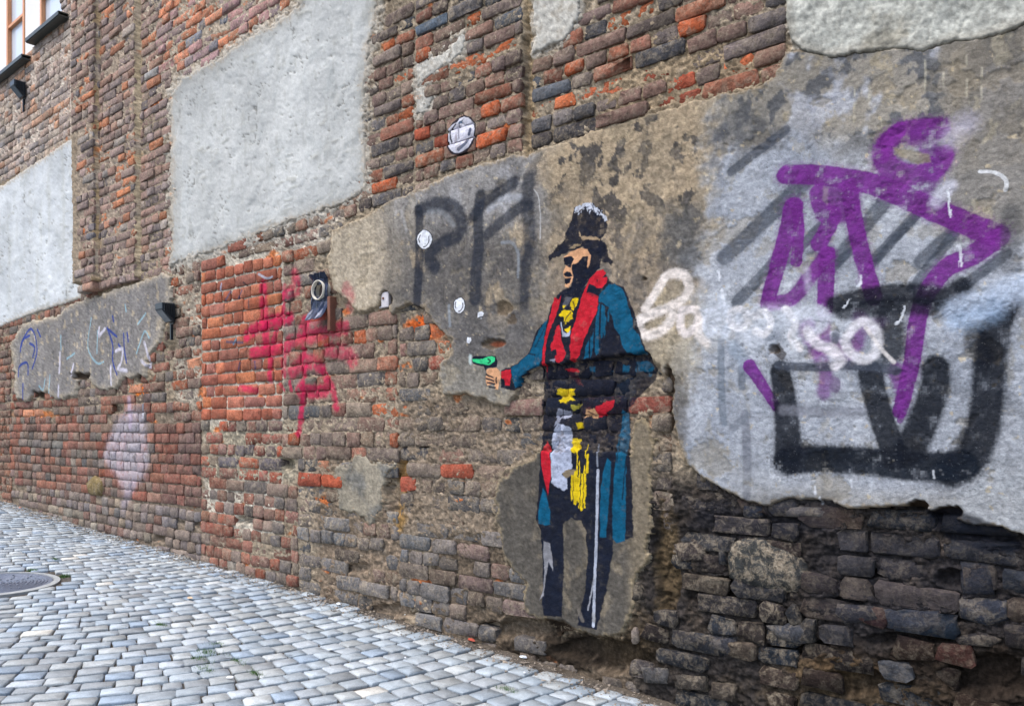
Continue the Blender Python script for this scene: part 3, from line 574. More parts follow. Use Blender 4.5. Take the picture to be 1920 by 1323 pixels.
# lower half
poly(B_(395, 60, 385, 200, 380, 330, 370, 560, 355, 700, 375, 740, 378, 800, 390, 950, 385, 1100, 395, 1155, 480, 1165, 485, 1000, 490, 900, 485, 720, 520, 690, 570, 705, 595, 760, 602, 900, 590, 1050, 565, 1140, 555, 1205, 650, 1225, 665, 1150, 690, 1060, 720, 900, 730, 780, 790, 792, 824, 780, 820, 560, 802, 330, 800, 160, 830, 100, 900, 30, 880, -10, 395, -10), NAVY, .96, .003, .008, wear=.12)
poly(B_(320, 20, 340, -5, 370, 20, 350, 60, 330, 62), NAVY, .0)
poly(B_(450, 72, 540, 72, 520, 84, 545, 100, 520, 108, 540, 120, 490, 142, 455, 130, 480, 112, 452, 100), YEL, 1, .002, .012)
poly(B_(520, 150, 570, 142, 560, 165, 530, 178), (190, 180, 70), .8, .003, .01)
poly(B_(460, 166, 522, 180, 525, 212, 480, 215, 440, 250, 452, 200), (168, 172, 190), .9, .003, .01, streak=.6)
poly(B_(455, 235, 500, 250, 525, 262, 527, 380, 530, 455, 490, 470, 480, 482, 506, 500, 505, 552, 494, 562, 432, 522, 425, 470, 430, 400, 426, 300), (186, 194, 216), .97, .003, .008, wear=.45)
poly(B_(480, 470, 545, 455, 535, 490, 500, 500), (150, 134, 110), .8, .003, .01)
poly(B_(405, 320, 420, 350, 428, 420, 430, 480, 415, 582, 400, 520, 383, 440, 382, 370), RED, 1, .002, .003); poly(B_(390, 545, 405, 572, 425, 660, 423, 722, 400, 726, 368, 716, 367, 660, 380, 590), BLUE, 1, .003, .003)
poly(B_(638, 155, 690, 130, 726, 124, 722, 160, 690, 196, 655, 210, 634, 184), RED, 1, .003, .008); poly(B_(590, 172, 630, 166, 650, 195, 650, 216, 600, 200, 583, 215), (206, 160, 118), 1, .003, .01); stroke(B_(600, 180, 640, 200), 2.5, NAVY, .7)
poly(B_(548, 235, 578, 233, 576, 264, 550, 266), YEL, 1, .003, .01); poly(B_(522, 312, 545, 300, 570, 320, 562, 372, 530, 374), YEL, 1, .003, .016)
for (x, y0, y1, w) in ((555, 370, 600, 3.5), (566, 420, 640, 3), (578, 480, 648, 5), (590, 440, 640, 3), (606, 390, 470, 6), (598, 340, 400, 2.5), (530, 490, 600, 5), (545, 470, 620, 7), (562, 500, 610, 5), (592, 480, 620, 5), (575, 560, 650, 4)): stroke(B_(x, y0, x-4, y1), w, YEL, .95, .25, wob=.008)
poly(B_(700, 400, 716, 420, 716, 480, 705, 620, 692, 782, 664, 784, 662, 640, 668, 560, 680, 470), BLUE, 1, .003, .004); poly(B_(768, 170, 796, 190, 802, 300, 790, 400, 788, 560, 782, 800, 740, 810, 724, 785, 722, 640, 730, 500, 742, 400, 735, 345, 760, 260), BLUE, 1, .003, .006, wear=.2)
stroke(B_(790, 400, 770, 600), 3, NAVY, .7); stroke(B_(752, 300, 745, 420), 3, NAVY, .6)
stroke(B_(655, 462, 650, 620, 644, 850, 637, 1050, 632, 1205), 6.5, SIL, 1, .12, wob=.002, sm=False); stroke(B_(650, 340, 652, 440), 4, (150, 156, 170), .8, .4); stroke(B_(640, 960, 620, 1060, 605, 1130), 3.5, (170, 172, 180), .75, .3); stroke(B_(632, 1150, 634, 1180), 8, (160, 160, 162), .8, .4)
poly(B_(392, 800, 422, 812, 436, 900, 438, 946, 415, 900, 402, 980, 392, 1060, 372, 1084, 388, 1040, 396, 950, 388, 850), (150, 150, 156), .9, .003, .004); stroke(B_(560, 1130, 580, 1180), 8, (140, 132, 122), .5, .4)

# -- pink tag on the orange bricks
for pts, w, o in (((455, 130, 455, 250, 460, 400, 470, 560), 20, .9), ((600, 150, 600, 260, 590, 380), 14, .9), ((330, 500, 420, 430, 520, 390, 640, 370), 22, .95), ((680, 60, 690, 150, 640, 180), 24, .75), ((540, 460, 520, 560, 500, 700, 500, 820), 13, .85), ((380, 620, 500, 600, 620, 590), 22, .85), ((640, 540, 760, 520, 900, 480, 1050, 440), 22, .7),
        ((740, 600, 745, 740, 740, 900, 735, 1060, 710, 1210), 14, .92), ((660, 760, 760, 690, 860, 720), 26, .75), ((720, 900, 820, 910, 900, 900), 22, .9), ((880, 760, 940, 860, 990, 1030), 14, .85), ((920, 600, 1040, 620, 1100, 680), 26, .7), ((760, 400, 740, 470), 26, .8), ((1080, 160, 1110, 220, 1080, 290), 22, .4), ((280, 880, 400, 900), 12, .85), ((590, 620, 600, 780), 14, .75), ((640, 840, 650, 900), 8, .8), ((860, 320, 820, 420), 40, .4), ((560, 840, 600, 900), 6, .8)):
    stroke(I_(*pts), w*1.15, (206, 30, 84), o*.9, .4, wob=.010, wear=.5)
for pts, col in (((150, 120, 140, 170), (190, 200, 225)), ((215, 180, 180, 240), (90, 100, 130)), ((300, 170, 270, 230), (80, 88, 120)), ((420, 50, 480, 80, 520, 70), (205, 215, 230)), ((250, 520, 230, 560), (120, 170, 190)), ((180, 545, 300, 550), (60, 80, 110)), ((310, 110, 330, 130), (50, 50, 60)), ((350, 240, 350, 300), (90, 80, 85)), ((280, 700, 270, 760), (70, 75, 110)), ((390, 690, 395, 740), (60, 70, 120))):
    stroke(I_(*pts), 4.5, col, .75, .4)
# -- white spray on the dark bricks, lower left
poly([(195, 830), (215, 790), (232, 770), (240, 760), (265, 775), (270, 830), (272, 870), (258, 900), (230, 925), (210, 890), (188, 860)], (208, 200, 210), .58, .06, .03, wear=.6)
stroke([(238, 748), (240, 800)], 14, (210, 190, 215), .5, .6); stroke([(245, 905), (225, 945)], 20, (186, 178, 196), .4, .8)
# -- scribbles on the grey render, left
BT = (52, 76, 156); LT = (160, 202, 216); PW = (226, 222, 236)
for q in ((150, 540, 180, 420, 260, 310, 310, 400, 320, 560, 270, 720), (250, 380, 180, 420, 150, 500), (330, 320, 360, 390), (250, 460, 300, 500, 280, 600), (130, 800, 140, 700, 220, 660, 230, 780), (180, 880, 175, 1040), (1045, 300, 1100, 480, 1100, 640, 1150, 780), (1050, 310, 1140, 390), (1100, 180, 1110, 230), (1215, 360, 1220, 520, 1245, 660), (1250, 350, 1260, 440), (1160, 470, 1180, 500)): stroke(Hh(*q), 5.0, BT, .9, .4)
for q in ((880, 200, 840, 500, 930, 660, 1000, 650), (940, 330, 935, 560), (1230, 60, 1240, 130), (1440, 150, 1360, 260), (1350, 560, 1430, 340, 1480, 400), (400, 830, 380, 940, 340, 900), (450, 790, 440, 1000), (620, 620, 700, 560), (560, 380, 560, 520)): stroke(Hh(*q), 4.0, LT, .75, .6)
for q in ((550, 560, 545, 760), (540, 900, 535, 1010), (690, 680, 660, 780), (960, 300, 955, 380, 1020, 310), (1080, 700, 1090, 880), (1130, 540, 1200, 520, 1190, 660, 1160, 720, 1250, 740), (1430, 450, 1460, 560, 1470, 700, 1400, 640)): stroke(Hh(*q), 6.5, PW, .8, .6)
stroke(Hh(1390, 1080, 1395, 1230), 3.5, (215, 225, 235), .7, .5)
# worn a little everywhere
P_A *= 1-.22*sstep(.35, .6, Nwear+Nfine*.3)
pimg = bpy.data.images.new('paint_layer', NW, NH, alpha=True, float_buffer=False)
buf = np.empty((NH, NW, 4), dtype=np.float32)
srgb = np.clip(P_RGB, 0, 1); srgb = np.where(srgb <= .0031308, srgb*12.92, 1.055*np.maximum(srgb, 1e-6)**(1/2.4)-.055)
buf[..., :3] = srgb; buf[..., 3] = P_A
pimg.alpha_mode = 'CHANNEL_PACKED'
pimg.pixels.foreach_set(buf.ravel()); pimg.update(); pimg.pack()
del buf, srgb

# ================================================================ materials
class NT:
    def __init__(s, name):
        s.m = bpy.data.materials.new(name); s.m.use_nodes = True; s.t = s.m.node_tree; s.b = s.t.nodes['Principled BSDF']
    def n(s, ty, **k):
        x = s.t.nodes.new(ty)
        for a, v in k.items(): setattr(x, a, v)
        return x
    def l(s, a, b): s.t.links.new(a, b)
    def math(s, op, a, b=None, clamp=False):
        x = s.n('ShaderNodeMath', operation=op, use_clamp=clamp)
        for i, v in enumerate((a, b)):
            if v is None: continue
            if hasattr(v, 'links'): s.l(v, x.inputs[i])
            else: x.inputs[i].default_value = v
        return x.outputs[0]
    def noise(s, vec, scale, detail=4, rough=.6, dist=0):
        x = s.n('ShaderNodeTexNoise'); x.inputs['Scale'].default_value = scale; x.inputs['Detail'].default_value = detail
        x.inputs['Roughness'].default_value = rough; x.inputs['Distortion'].default_value = dist; s.l(vec, x.inputs['Vector']); return x.outputs['Fac']
    def ramp(s, f, lo, hi, a=0., b=1.):
        x = s.n('ShaderNodeMapRange', interpolation_type='SMOOTHSTEP'); s.l(f, x.inputs[0])
        for i, v in enumerate((lo, hi, a, b)): x.inputs[i+1].default_value = v
        return x.outputs[0]
    def mix(s, f, a, b, mode='MIX'):
        x = s.n('ShaderNodeMix', data_type='RGBA', blend_type=mode)
        for k, v in ((0, f), (6, a), (7, b)):
            if hasattr(v, 'links'): s.l(v, x.inputs[k])
            elif isinstance(v, (int, float)): x.inputs[k].default_value = v
            else: x.inputs[k].default_value = (*v, 1)
        return x.outputs[2]
    def bump(s, h, dist, strength=1., nrm=None):
        x = s.n('ShaderNodeBump'); x.inputs['Distance'].default_value = dist; x.inputs['Strength'].default_value = strength; s.l(h, x.inputs['Height'])
        if nrm is not None: s.l(nrm, x.inputs['Normal'])
        return x.outputs[0]

def paint_nodes(s, pos, base, keep=.93):
    """sprayed colour over a surface; the layer is laid out in wall metres"""
    mp = s.n('ShaderNodeMapping'); s.l(pos, mp.inputs[0])
    mp.inputs['Location'].default_value = (-IX0/(IX1-IX0), 0, -IZ0/(IZ1-IZ0)); mp.inputs['Scale'].default_value = (1/(IX1-IX0), 1, 1/(IZ1-IZ0))
    sp = s.n('ShaderNodeSeparateXYZ'); s.l(mp.outputs[0], sp.inputs[0]); cb = s.n('ShaderNodeCombineXYZ'); s.l(sp.outputs[0], cb.inputs[0]); s.l(sp.outputs[2], cb.inputs[1])
    tx = s.n('ShaderNodeTexImage', image=pimg, extension='CLIP', interpolation='Linear'); s.l(cb.outputs[0], tx.inputs[0])
    spec = s.ramp(s.noise(pos, 120, 4, .8), .62, .72, 1, .4)
    a = s.math('MULTIPLY', s.math('MULTIPLY', tx.outputs['Alpha'], keep), spec)
    pc = s.mix(1.0, tx.outputs['Color'], (K, K, K), 'MULTIPLY')
    var = s.ramp(s.noise(pos, 26, 6, .72), .3, .7, .68, 1.20)
    vv = s.n('ShaderNodeCombineXYZ'); [s.l(var, vv.inputs[i]) for i in range(3)]
    pc = s.mix(1.0, pc, vv.outputs[0], 'MULTIPLY')
    return s.mix(a, base, pc), a

def surf_material(name, bumpd=.0022, keep=.93, grain=1.0):
    s = NT(name); geo = s.n('ShaderNodeNewGeometry'); pos = geo.outputs['Position']
    at = s.n('ShaderNodeAttribute', attribute_name='tint')
    n1 = s.noise(pos, 55, 6, .7); n2 = s.noise(pos, 230, 3, .7)
    v = s.math('ADD', s.ramp(n1, .3, .7, 1-.2*grain, 1+.2*grain), s.ramp(n2, .3, .7, -.22*grain, .22*grain))
    vv = s.n('ShaderNodeCombineXYZ'); [s.l(v, vv.inputs[i]) for i in range(3)]
    base = s.mix(1.0, at.outputs['Color'], vv.outputs[0], 'MULTIPLY')
    col, a = paint_nodes(s, pos, base, keep)
    s.l(col, s.b.inputs['Base Color']); s.b.inputs['Roughness'].default_value = .93
    s.b.inputs['Specular IOR Level'].default_value = .02
    h = s.math('ADD', s.math('MULTIPLY', n1, 1.2), s.math('MULTIPLY', n2, .5))
    s.l(s.bump(h, bumpd*2.2), s.b.inputs['Normal'])
    return s.m
M_mortar = surf_material('mortar', .0030, .86); M_plaster = surf_material('plaster', .0020, .98, .6); M_pale = surf_material('pale_plaster', .0012, .9, .3)

def brick_material():
    s = NT('old_brick'); geo = s.n('ShaderNodeNewGeometry'); pos = geo.outputs['Position']
    at = s.n('ShaderNodeAttribute', attribute_name='tint')
    n1 = s.noise(pos, 14, 6, .65, .3); n2 = s.noise(pos, 70, 5, .7); n3 = s.noise(pos, 300, 2, .6)
    v = s.math('ADD', s.ramp(n1, .3, .7, .70, 1.22), s.math('ADD', s.ramp(n2, .3, .7, -.26, .26), s.ramp(n3, .3, .7, -.16, .16)))
    vv = s.n('ShaderNodeCombineXYZ'); [s.l(v, vv.inputs[i]) for i in range(3)]
    base = s.mix(1.0, at.outputs['Color'], vv.outputs[0], 'MULTIPLY')
    # soot and mortar smears, more of them where alpha is high
    sm = s.math('MULTIPLY', s.ramp(s.noise(pos, 24, 6, .75, .5), .44, .62), at.outputs['Alpha'])
    base = s.mix(s.math('MULTIPLY', sm, .78), base, s.mix(s.ramp(n2, .35, .65), tuple(lin((140, 126, 108))), tuple(lin((186, 172, 150)))))
    so = s.math('MULTIPLY', s.ramp(s.noise(pos, 9, 5, .7, .6), .54, .66), .55)
    base = s.mix(so, base, s.mix(1.0, base, (.55, .55, .57), 'MULTIPLY'))
    pt = s.ramp(s.noise(pos, 95, 2, .5), .66, .70)
    base = s.mix(s.math('MULTIPLY', pt, .6), base, tuple(lin((70, 60, 55))))
    col, a = paint_nodes(s, pos, base, .97)
    s.l(col, s.b.inputs['Base Color']); s.b.inputs['Roughness'].default_value = .88; s.b.inputs['Specular IOR Level'].default_value = .06
    h = s.math('ADD', s.math('ADD', s.math('MULTIPLY', n1, 1.2), s.math('MULTIPLY', n2, 1.2)), s.math('MULTIPLY', n3, .25))
    h = s.math('SUBTRACT', h, s.math('MULTIPLY', pt, .4))
    s.l(s.bump(h, .0065), s.b.inputs['Normal'])
    return s.m
M_brick = brick_material()

def plain(name, rgb, rough=.8, metal=0., var=.12, scale=30, bump=.001):
    s = NT(name); tc = s.n('ShaderNodeNewGeometry'); pos = tc.outputs['Position']
    n1 = s.noise(pos, scale, 5, .65)
    v = s.ramp(n1, .3, .7, 1-var, 1+var); vv = s.n('ShaderNodeCombineXYZ'); [s.l(v, vv.inputs[i]) for i in range(3)]
    s.l(s.mix(1.0, tuple(lin(rgb)), vv.outputs[0], 'MULTIPLY'), s.b.inputs['Base Color'])
    s.b.inputs['Roughness'].default_value = rough; s.b.inputs['Metallic'].default_value = metal
    if bump: s.l(s.bump(n1, bump), s.b.inputs['Normal'])
    return s.m

# ================================================================ THE WALL
wall = empty('brick_wall', (-4.0, 0, float(base_z(-4.0))), label='long weathered brick wall with render patches, graffiti and a stencilled man in a blue coat', cat='wall')
NR, NC = PX.shape
ids = np.arange(NR*NC).reshape(NR, NC)
def grid_mesh(name, cells, Hh_, col, shift):
    q = np.stack([ids[:-1, :-1], ids[1:, :-1], ids[1:, 1:], ids[:-1, 1:]], -1)[cells]
    u, inv = np.unique(q, return_inverse=True)
    V = np.stack([WX.ravel()[u]-shift.x, -Hh_.ravel()[u]-shift.y, WZ.ravel()[u]-shift.z], 1)
    return np_mesh(name, V, inv.reshape(-1, 4), col.reshape(-1, 3)[u])
# coping line at the far left: wall is lower there
cop = np.where(PX < 46, 140-(PX+0)*1.08+10, np.where(PX < 114, 86-(PX-52)*1.24+9, -1e3))
BZ = base_z(WX)
alive = (WZ > BZ-.10) & (PY > cop)
def cells_all(m): return m[:-1, :-1] & m[1:, :-1] & m[1:, 1:] & m[:-1, 1:]
def cells_any(m): return m[:-1, :-1] | m[1:, :-1] | m[1:, 1:] | m[:-1, 1:]
okc = cells_all(alive)
Hm_full = HM+OFF+UND
shrunk = (SD > 9) & (HOLE < .004)
mc = okc & ~cells_all(shrunk)
link('mortar', grid_mesh('mortar', mc, Hm_full, lin(CM), wloc(wall)), M_mortar, wall, loc=wloc(wall))
for nm, (pl, th, lab) in PATCHES.items():
    m = PID == pid[nm]
    c = okc & cells_any(m)
    Hh_ = np.where(m, HP, -.022)+UND
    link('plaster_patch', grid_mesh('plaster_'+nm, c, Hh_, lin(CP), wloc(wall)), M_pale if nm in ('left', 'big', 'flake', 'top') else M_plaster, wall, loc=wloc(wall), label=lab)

# ---------------------------------------------------------------- bricks
PAL = {
 'mixU': [(6, (132, 106, 96)), (4, (116, 102, 96)), (2, (100, 97, 98)), (2.5, (154, 100, 80)), (1, (82, 82, 86)), (1.2, (138, 122, 112)), (.8, (190, 96, 60))],
 'pil': [(6, (168, 142, 132)), (5, (152, 133, 126)), (1.6, (128, 118, 118)), (1.2, (200, 132, 98)), (2, (176, 140, 124)), (1, (172, 160, 150))],  # pilaster tones lifted to put the left side's hazy brightness in
 'pale': [(5, (190, 168, 156)), (4, (174, 158, 150)), (2, (206, 158, 130)), (1.4, (154, 145, 142)), (2, (204, 188, 172))],  # far-left tones, lightened in the colour to stand in for haze
 'pink': [(5, (216, 140, 106)), (4, (190, 148, 146)), (2, (160, 140, 140)), (1, (140, 138, 144))],
 'or': [(6, (180, 102, 78)), (5, (190, 114, 86)), (3, (170, 108, 92)), (1, (150, 100, 84)), (1, (206, 124, 84))],
 'orlow': [(4, (160, 96, 80)), (3, (148, 108, 96)), (3, (116, 104, 102)), (2, (104, 98, 102)), (2, (172, 90, 70)), (2, (138, 124, 110))],
 'redH': [(5, (152, 103, 88)), (5, (142, 110, 97)), (4, (134, 118, 108)), (1.5, (112, 105, 101)), (2, (146, 88, 72)), (1, (134, 126, 116))],
 'baseH': [(5, (142, 128, 118)), (4, (132, 120, 116)), (2, (152, 140, 124)), (2, (128, 100, 92))],
 'J': [(4, (142, 114, 102)), (3, (128, 113, 104)), (4, (154, 104, 86)), (1, (110, 106, 104)), (2, (140, 126, 112)), (1, (176, 96, 66))],
 'K': [(5, (116, 105, 96)), (4, (103, 96, 92)), (3, (132, 114, 101)), (1.4, (88, 86, 88)), (1.4, (140, 108, 98)), (.5, (158, 88, 74))],
 'Klow': [(5, (122, 116, 112)), (4, (110, 108, 108)), (3, (104, 94, 86)), (1, (128, 104, 94))],
 'M': [(5, (58, 57, 60)), (5, (49, 46, 47)), (3, (66, 59, 56)), (2, (80, 71, 63)), (1, (80, 78, 80)), (.6, (84, 56, 50))],  # sooty tones, darkened further to put in the shade of the recesses
 'dust': [(1, (146, 98, 80)), (1, (128, 98, 86))],
}
def pick(pal, u=None):
    t = sum(w for w, _ in pal); r = random.uniform(0, t)
    if u is not None and random.random() < .55: r = (u % 1.0)*t
    for w, c in pal:
        r -= w
        if r <= 0: return np.array(c, dtype=np.float32)
    return np.array(pal[-1][1], dtype=np.float32)
# x0,x1 photo columns; y0,y1 photo rows (at x0, at x1); pitch; tilt (dz/dx); palette; smear; joint; depth jitter; offset; mean length
ZONES = [
 dict(n='A', x=(-170, 131), ya=(-40, -40), yb=(430, 300), p=.077, pal='pale', sm=.9, j=.010, dj=.006, o=0),
 dict(n='B', x=(133, 174), ya=(-70, -70), yb=(548, 540), p=.077, pal='pil', sm=.45, j=.015, dj=.008, o=.09),
 dict(n='C', x=(181, 250), ya=(-70, -70), yb=(540, 530), p=.077, pal='pil', sm=.45, j=.015, dj=.008, o=.045),
 dict(n='D', x=(263, 320), ya=(130, 130), yb=(535, 512), p=.077, pal='pil', sm=.4, j=.014, dj=.007, o=0),
 dict(n='D2', x=(264, 700), ya=(-70, -70), yb=(175, 20), p=.077, pal='pink', sm=.7, j=.012, dj=.006, o=0),
 dict(n='E', x=(672, 776), ya=(-70, -70), yb=(405, 385), p=.077, pal='mixU', sm=.55, j=.014, dj=.009, o=0),
 dict(n='F', x=(778, 980), ya=(-70, -70), yb=(370, 320), p=.077, pal='mixU', sm=.75, j=.013, dj=.009, o=.004),
 dict(n='G', x=(998, 1475), ya=(-70, -70), yb=(300, 190), p=.0765, pal='mixU', sm=.5, j=.013, dj=.009, o=0),
 dict(n='P', x=(430, 745), ya=(440, 340), yb=(500, 420), p=.080, pal='J', sm=.8, j=.012, dj=.009, o=-.002),
 dict(n='Lm', x=(322, 376), ya=(470, 470), yb=(790, 790), p=.085, pal='J', sm=.9, j=.014, dj=.010, o=0),
 dict(n='H0', x=(-170, 20), ya=(560, 560), yb=(960, 970), p=.084, pal='dust', sm=.7, j=.012, dj=.006, o=0),
 dict(n='Ht', x=(-5, 376), ya=(560, 480), yb=(790, 780), p=.084, pal='redH', sm=.5, j=.010, dj=.006, o=0),
 dict(n='H', x=(18, 376), ya=(790, 790), yb=(900, 960), p=.084, pal='redH', sm=.3, j=.009, dj=.004, o=0, tilt=-.004),
 dict(n='Hb', x=(8, 376), ya=(900, 962), yb=(1000, 1100), p=.084, pal='baseH', sm=.35, j=.009, dj=.004, o=0, tilt=-.018),
 dict(n='I', x=(376, 527), ya=(440, 420), yb=(795, 795), p=.0895, pal='or', sm=.15, j=.016, dj=.003, o=.002, tilt=-.006),
 dict(n='I2', x=(376, 530), ya=(797, 797), yb=(905, 905), p=.0895, pal='orlow', sm=.9, j=.018, dj=.004, o=0),
 dict(n='I3', x=(376, 560), ya=(905, 905), yb=(1120, 1160), p=.088, pal='redH', sm=.5, j=.010, dj=.006, o=0, tilt=-.018),
 dict(n='J0', x=(530, 640), ya=(420, 420), yb=(620, 610), p=.09, pal='J', sm=.9, j=.013, dj=.010, o=0),
 dict(n='J', x=(529, 746), ya=(605, 560), yb=(860, 860), p=.0925, pal='J', sm=.6, j=.011, dj=.006, o=.002, tilt=.006),
 dict(n='J2', x=(560, 746), ya=(862, 862), yb=(1180, 1180), p=.092, pal='Klow', sm=.8, j=.011, dj=.007, o=-.001, tilt=-.02),
 dict(n='K', x=(748, 1262), ya=(560, 560), yb=(985, 985), p=.0885, pal='K', sm=.75, j=.012, dj=.007, o=0, tilt=-.002),
 dict(n='K2', x=(748, 1200), ya=(987, 987), yb=(1215, 1330), p=.0885, pal='Klow', sm=.45, j=.012, dj=.010, o=0, tilt=-.024),
 dict(n='M0', x=(1180, 1500), ya=(880, 880), yb=(1330, 1400), p=.088, pal='M', sm=.5, j=.014, dj=.010, o=.003, tilt=-.012),
 dict(n='M1', x=(1500, 2110), ya=(930, 930), yb=(1400, 1400), p=.094, pal='M', sm=.22, j=.015, dj=.011, o=.003, tilt=-.004, L=1.05),
]
OR = [(1200, 28), (1175, 40), (1235, 18), (1195, 138), (1228, 128), (1378, 112), (1352, 122), (1290, 132), (1118, 222), (1098, 232), (930, 105), (955, 96), (900, 112), (877, 130), (893, 205), (735, 10), (780, 20), (895, 25), (712, 305), (756, 140), (770, 215), (720, 85), (735, 90), (798, 610), (815, 632), (835, 640), (782, 632), (262, 736), (72, 745), (60, 778), (90, 778), (360, 684), (155, 110), (160, 155), (150, 170), (178, 165), (182, 236), (180, 302), (172, 325), (145, 316), (210, 45), (237, 20), (215, 92), (228, 75), (250, 258), (232, 335), (215, 380), (242, 288), (220, 430), (250, 432), (150, 55), (236, 480), (345, 45), (400, 60), (1430, 158), (740, 850), (735, 775), (1020, 0), (1120, 15), (700, 195), (1055, 195), (1010, 200), (600, 870), (760, 760), (955, 710), (1262, 745)]
OR2 = [(800, 235), (810, 262), (790, 252), (830, 268), (1235, 150), (1285, 178), (620, 905), (640, 912), (1005, 1100), (830, 890), (765, 895), (560, 905), (1260, 168)]
BL = [(1190, 128), (700, 120), (690, 215), (815, 40), (1010, 160), (1030, 165), (210, 15), (330, 220), (250, 310)]

def brick_mesh(cx, cz, L, Hb, h, dep, rough, name='brick'):
    """a worn brick: ring of eight at the back, ring at the edge, ring on the face, centre; 40 triangles; origin at its face centre"""
    c = min(.15*Hb, .012)*random.uniform(.5, 1.3)+rough*.4; a, b = L/2, Hb/2
    ring = [(-a+c, -b), (a-c, -b), (a, -b+c), (a, b-c), (a-c, b), (-a+c, b), (-a, b-c), (-a, -b+c)]
    r = random.gauss; V = []
    jj = [(r(0, .0022+rough*.3), r(0, .0022+rough*.3)) for _ in ring]
    for (x, z), (jx, jz) in zip(ring, jj): V.append((x+jx, dep, z+jz))
    for (x, z), (jx, jz) in zip(ring, jj): V.append((x+jx, -h+.003+abs(r(0, rough*.5)), z+jz))
    e = random.uniform(.0015, .003)+rough*.22
    for (x, z), (jx, jz) in zip(ring, jj):
        V.append((x*(1-e/a)+jx, -h+r(0, rough*.55), z*(1-e/b)+jz))
    V.append((r(0, a*.2), -h+r(0, rough*.7)-.001, r(0, b*.2)))
    Fc = []
    for i in range(8):
        k = (i+1) % 8
        Fc += [(i, k, 8+k, 8+i), (8+i, 8+k, 16+k, 16+i), (16+i, 16+k, 24)]
    return V, Fc

def at_px(arr, px, py):
    i = int(round((py-gy[0])/ST)); j = int(round((px-gx[0])/ST))
    if i < 0 or j < 0 or i >= NR or j >= NC: return None
    return arr[i, j]

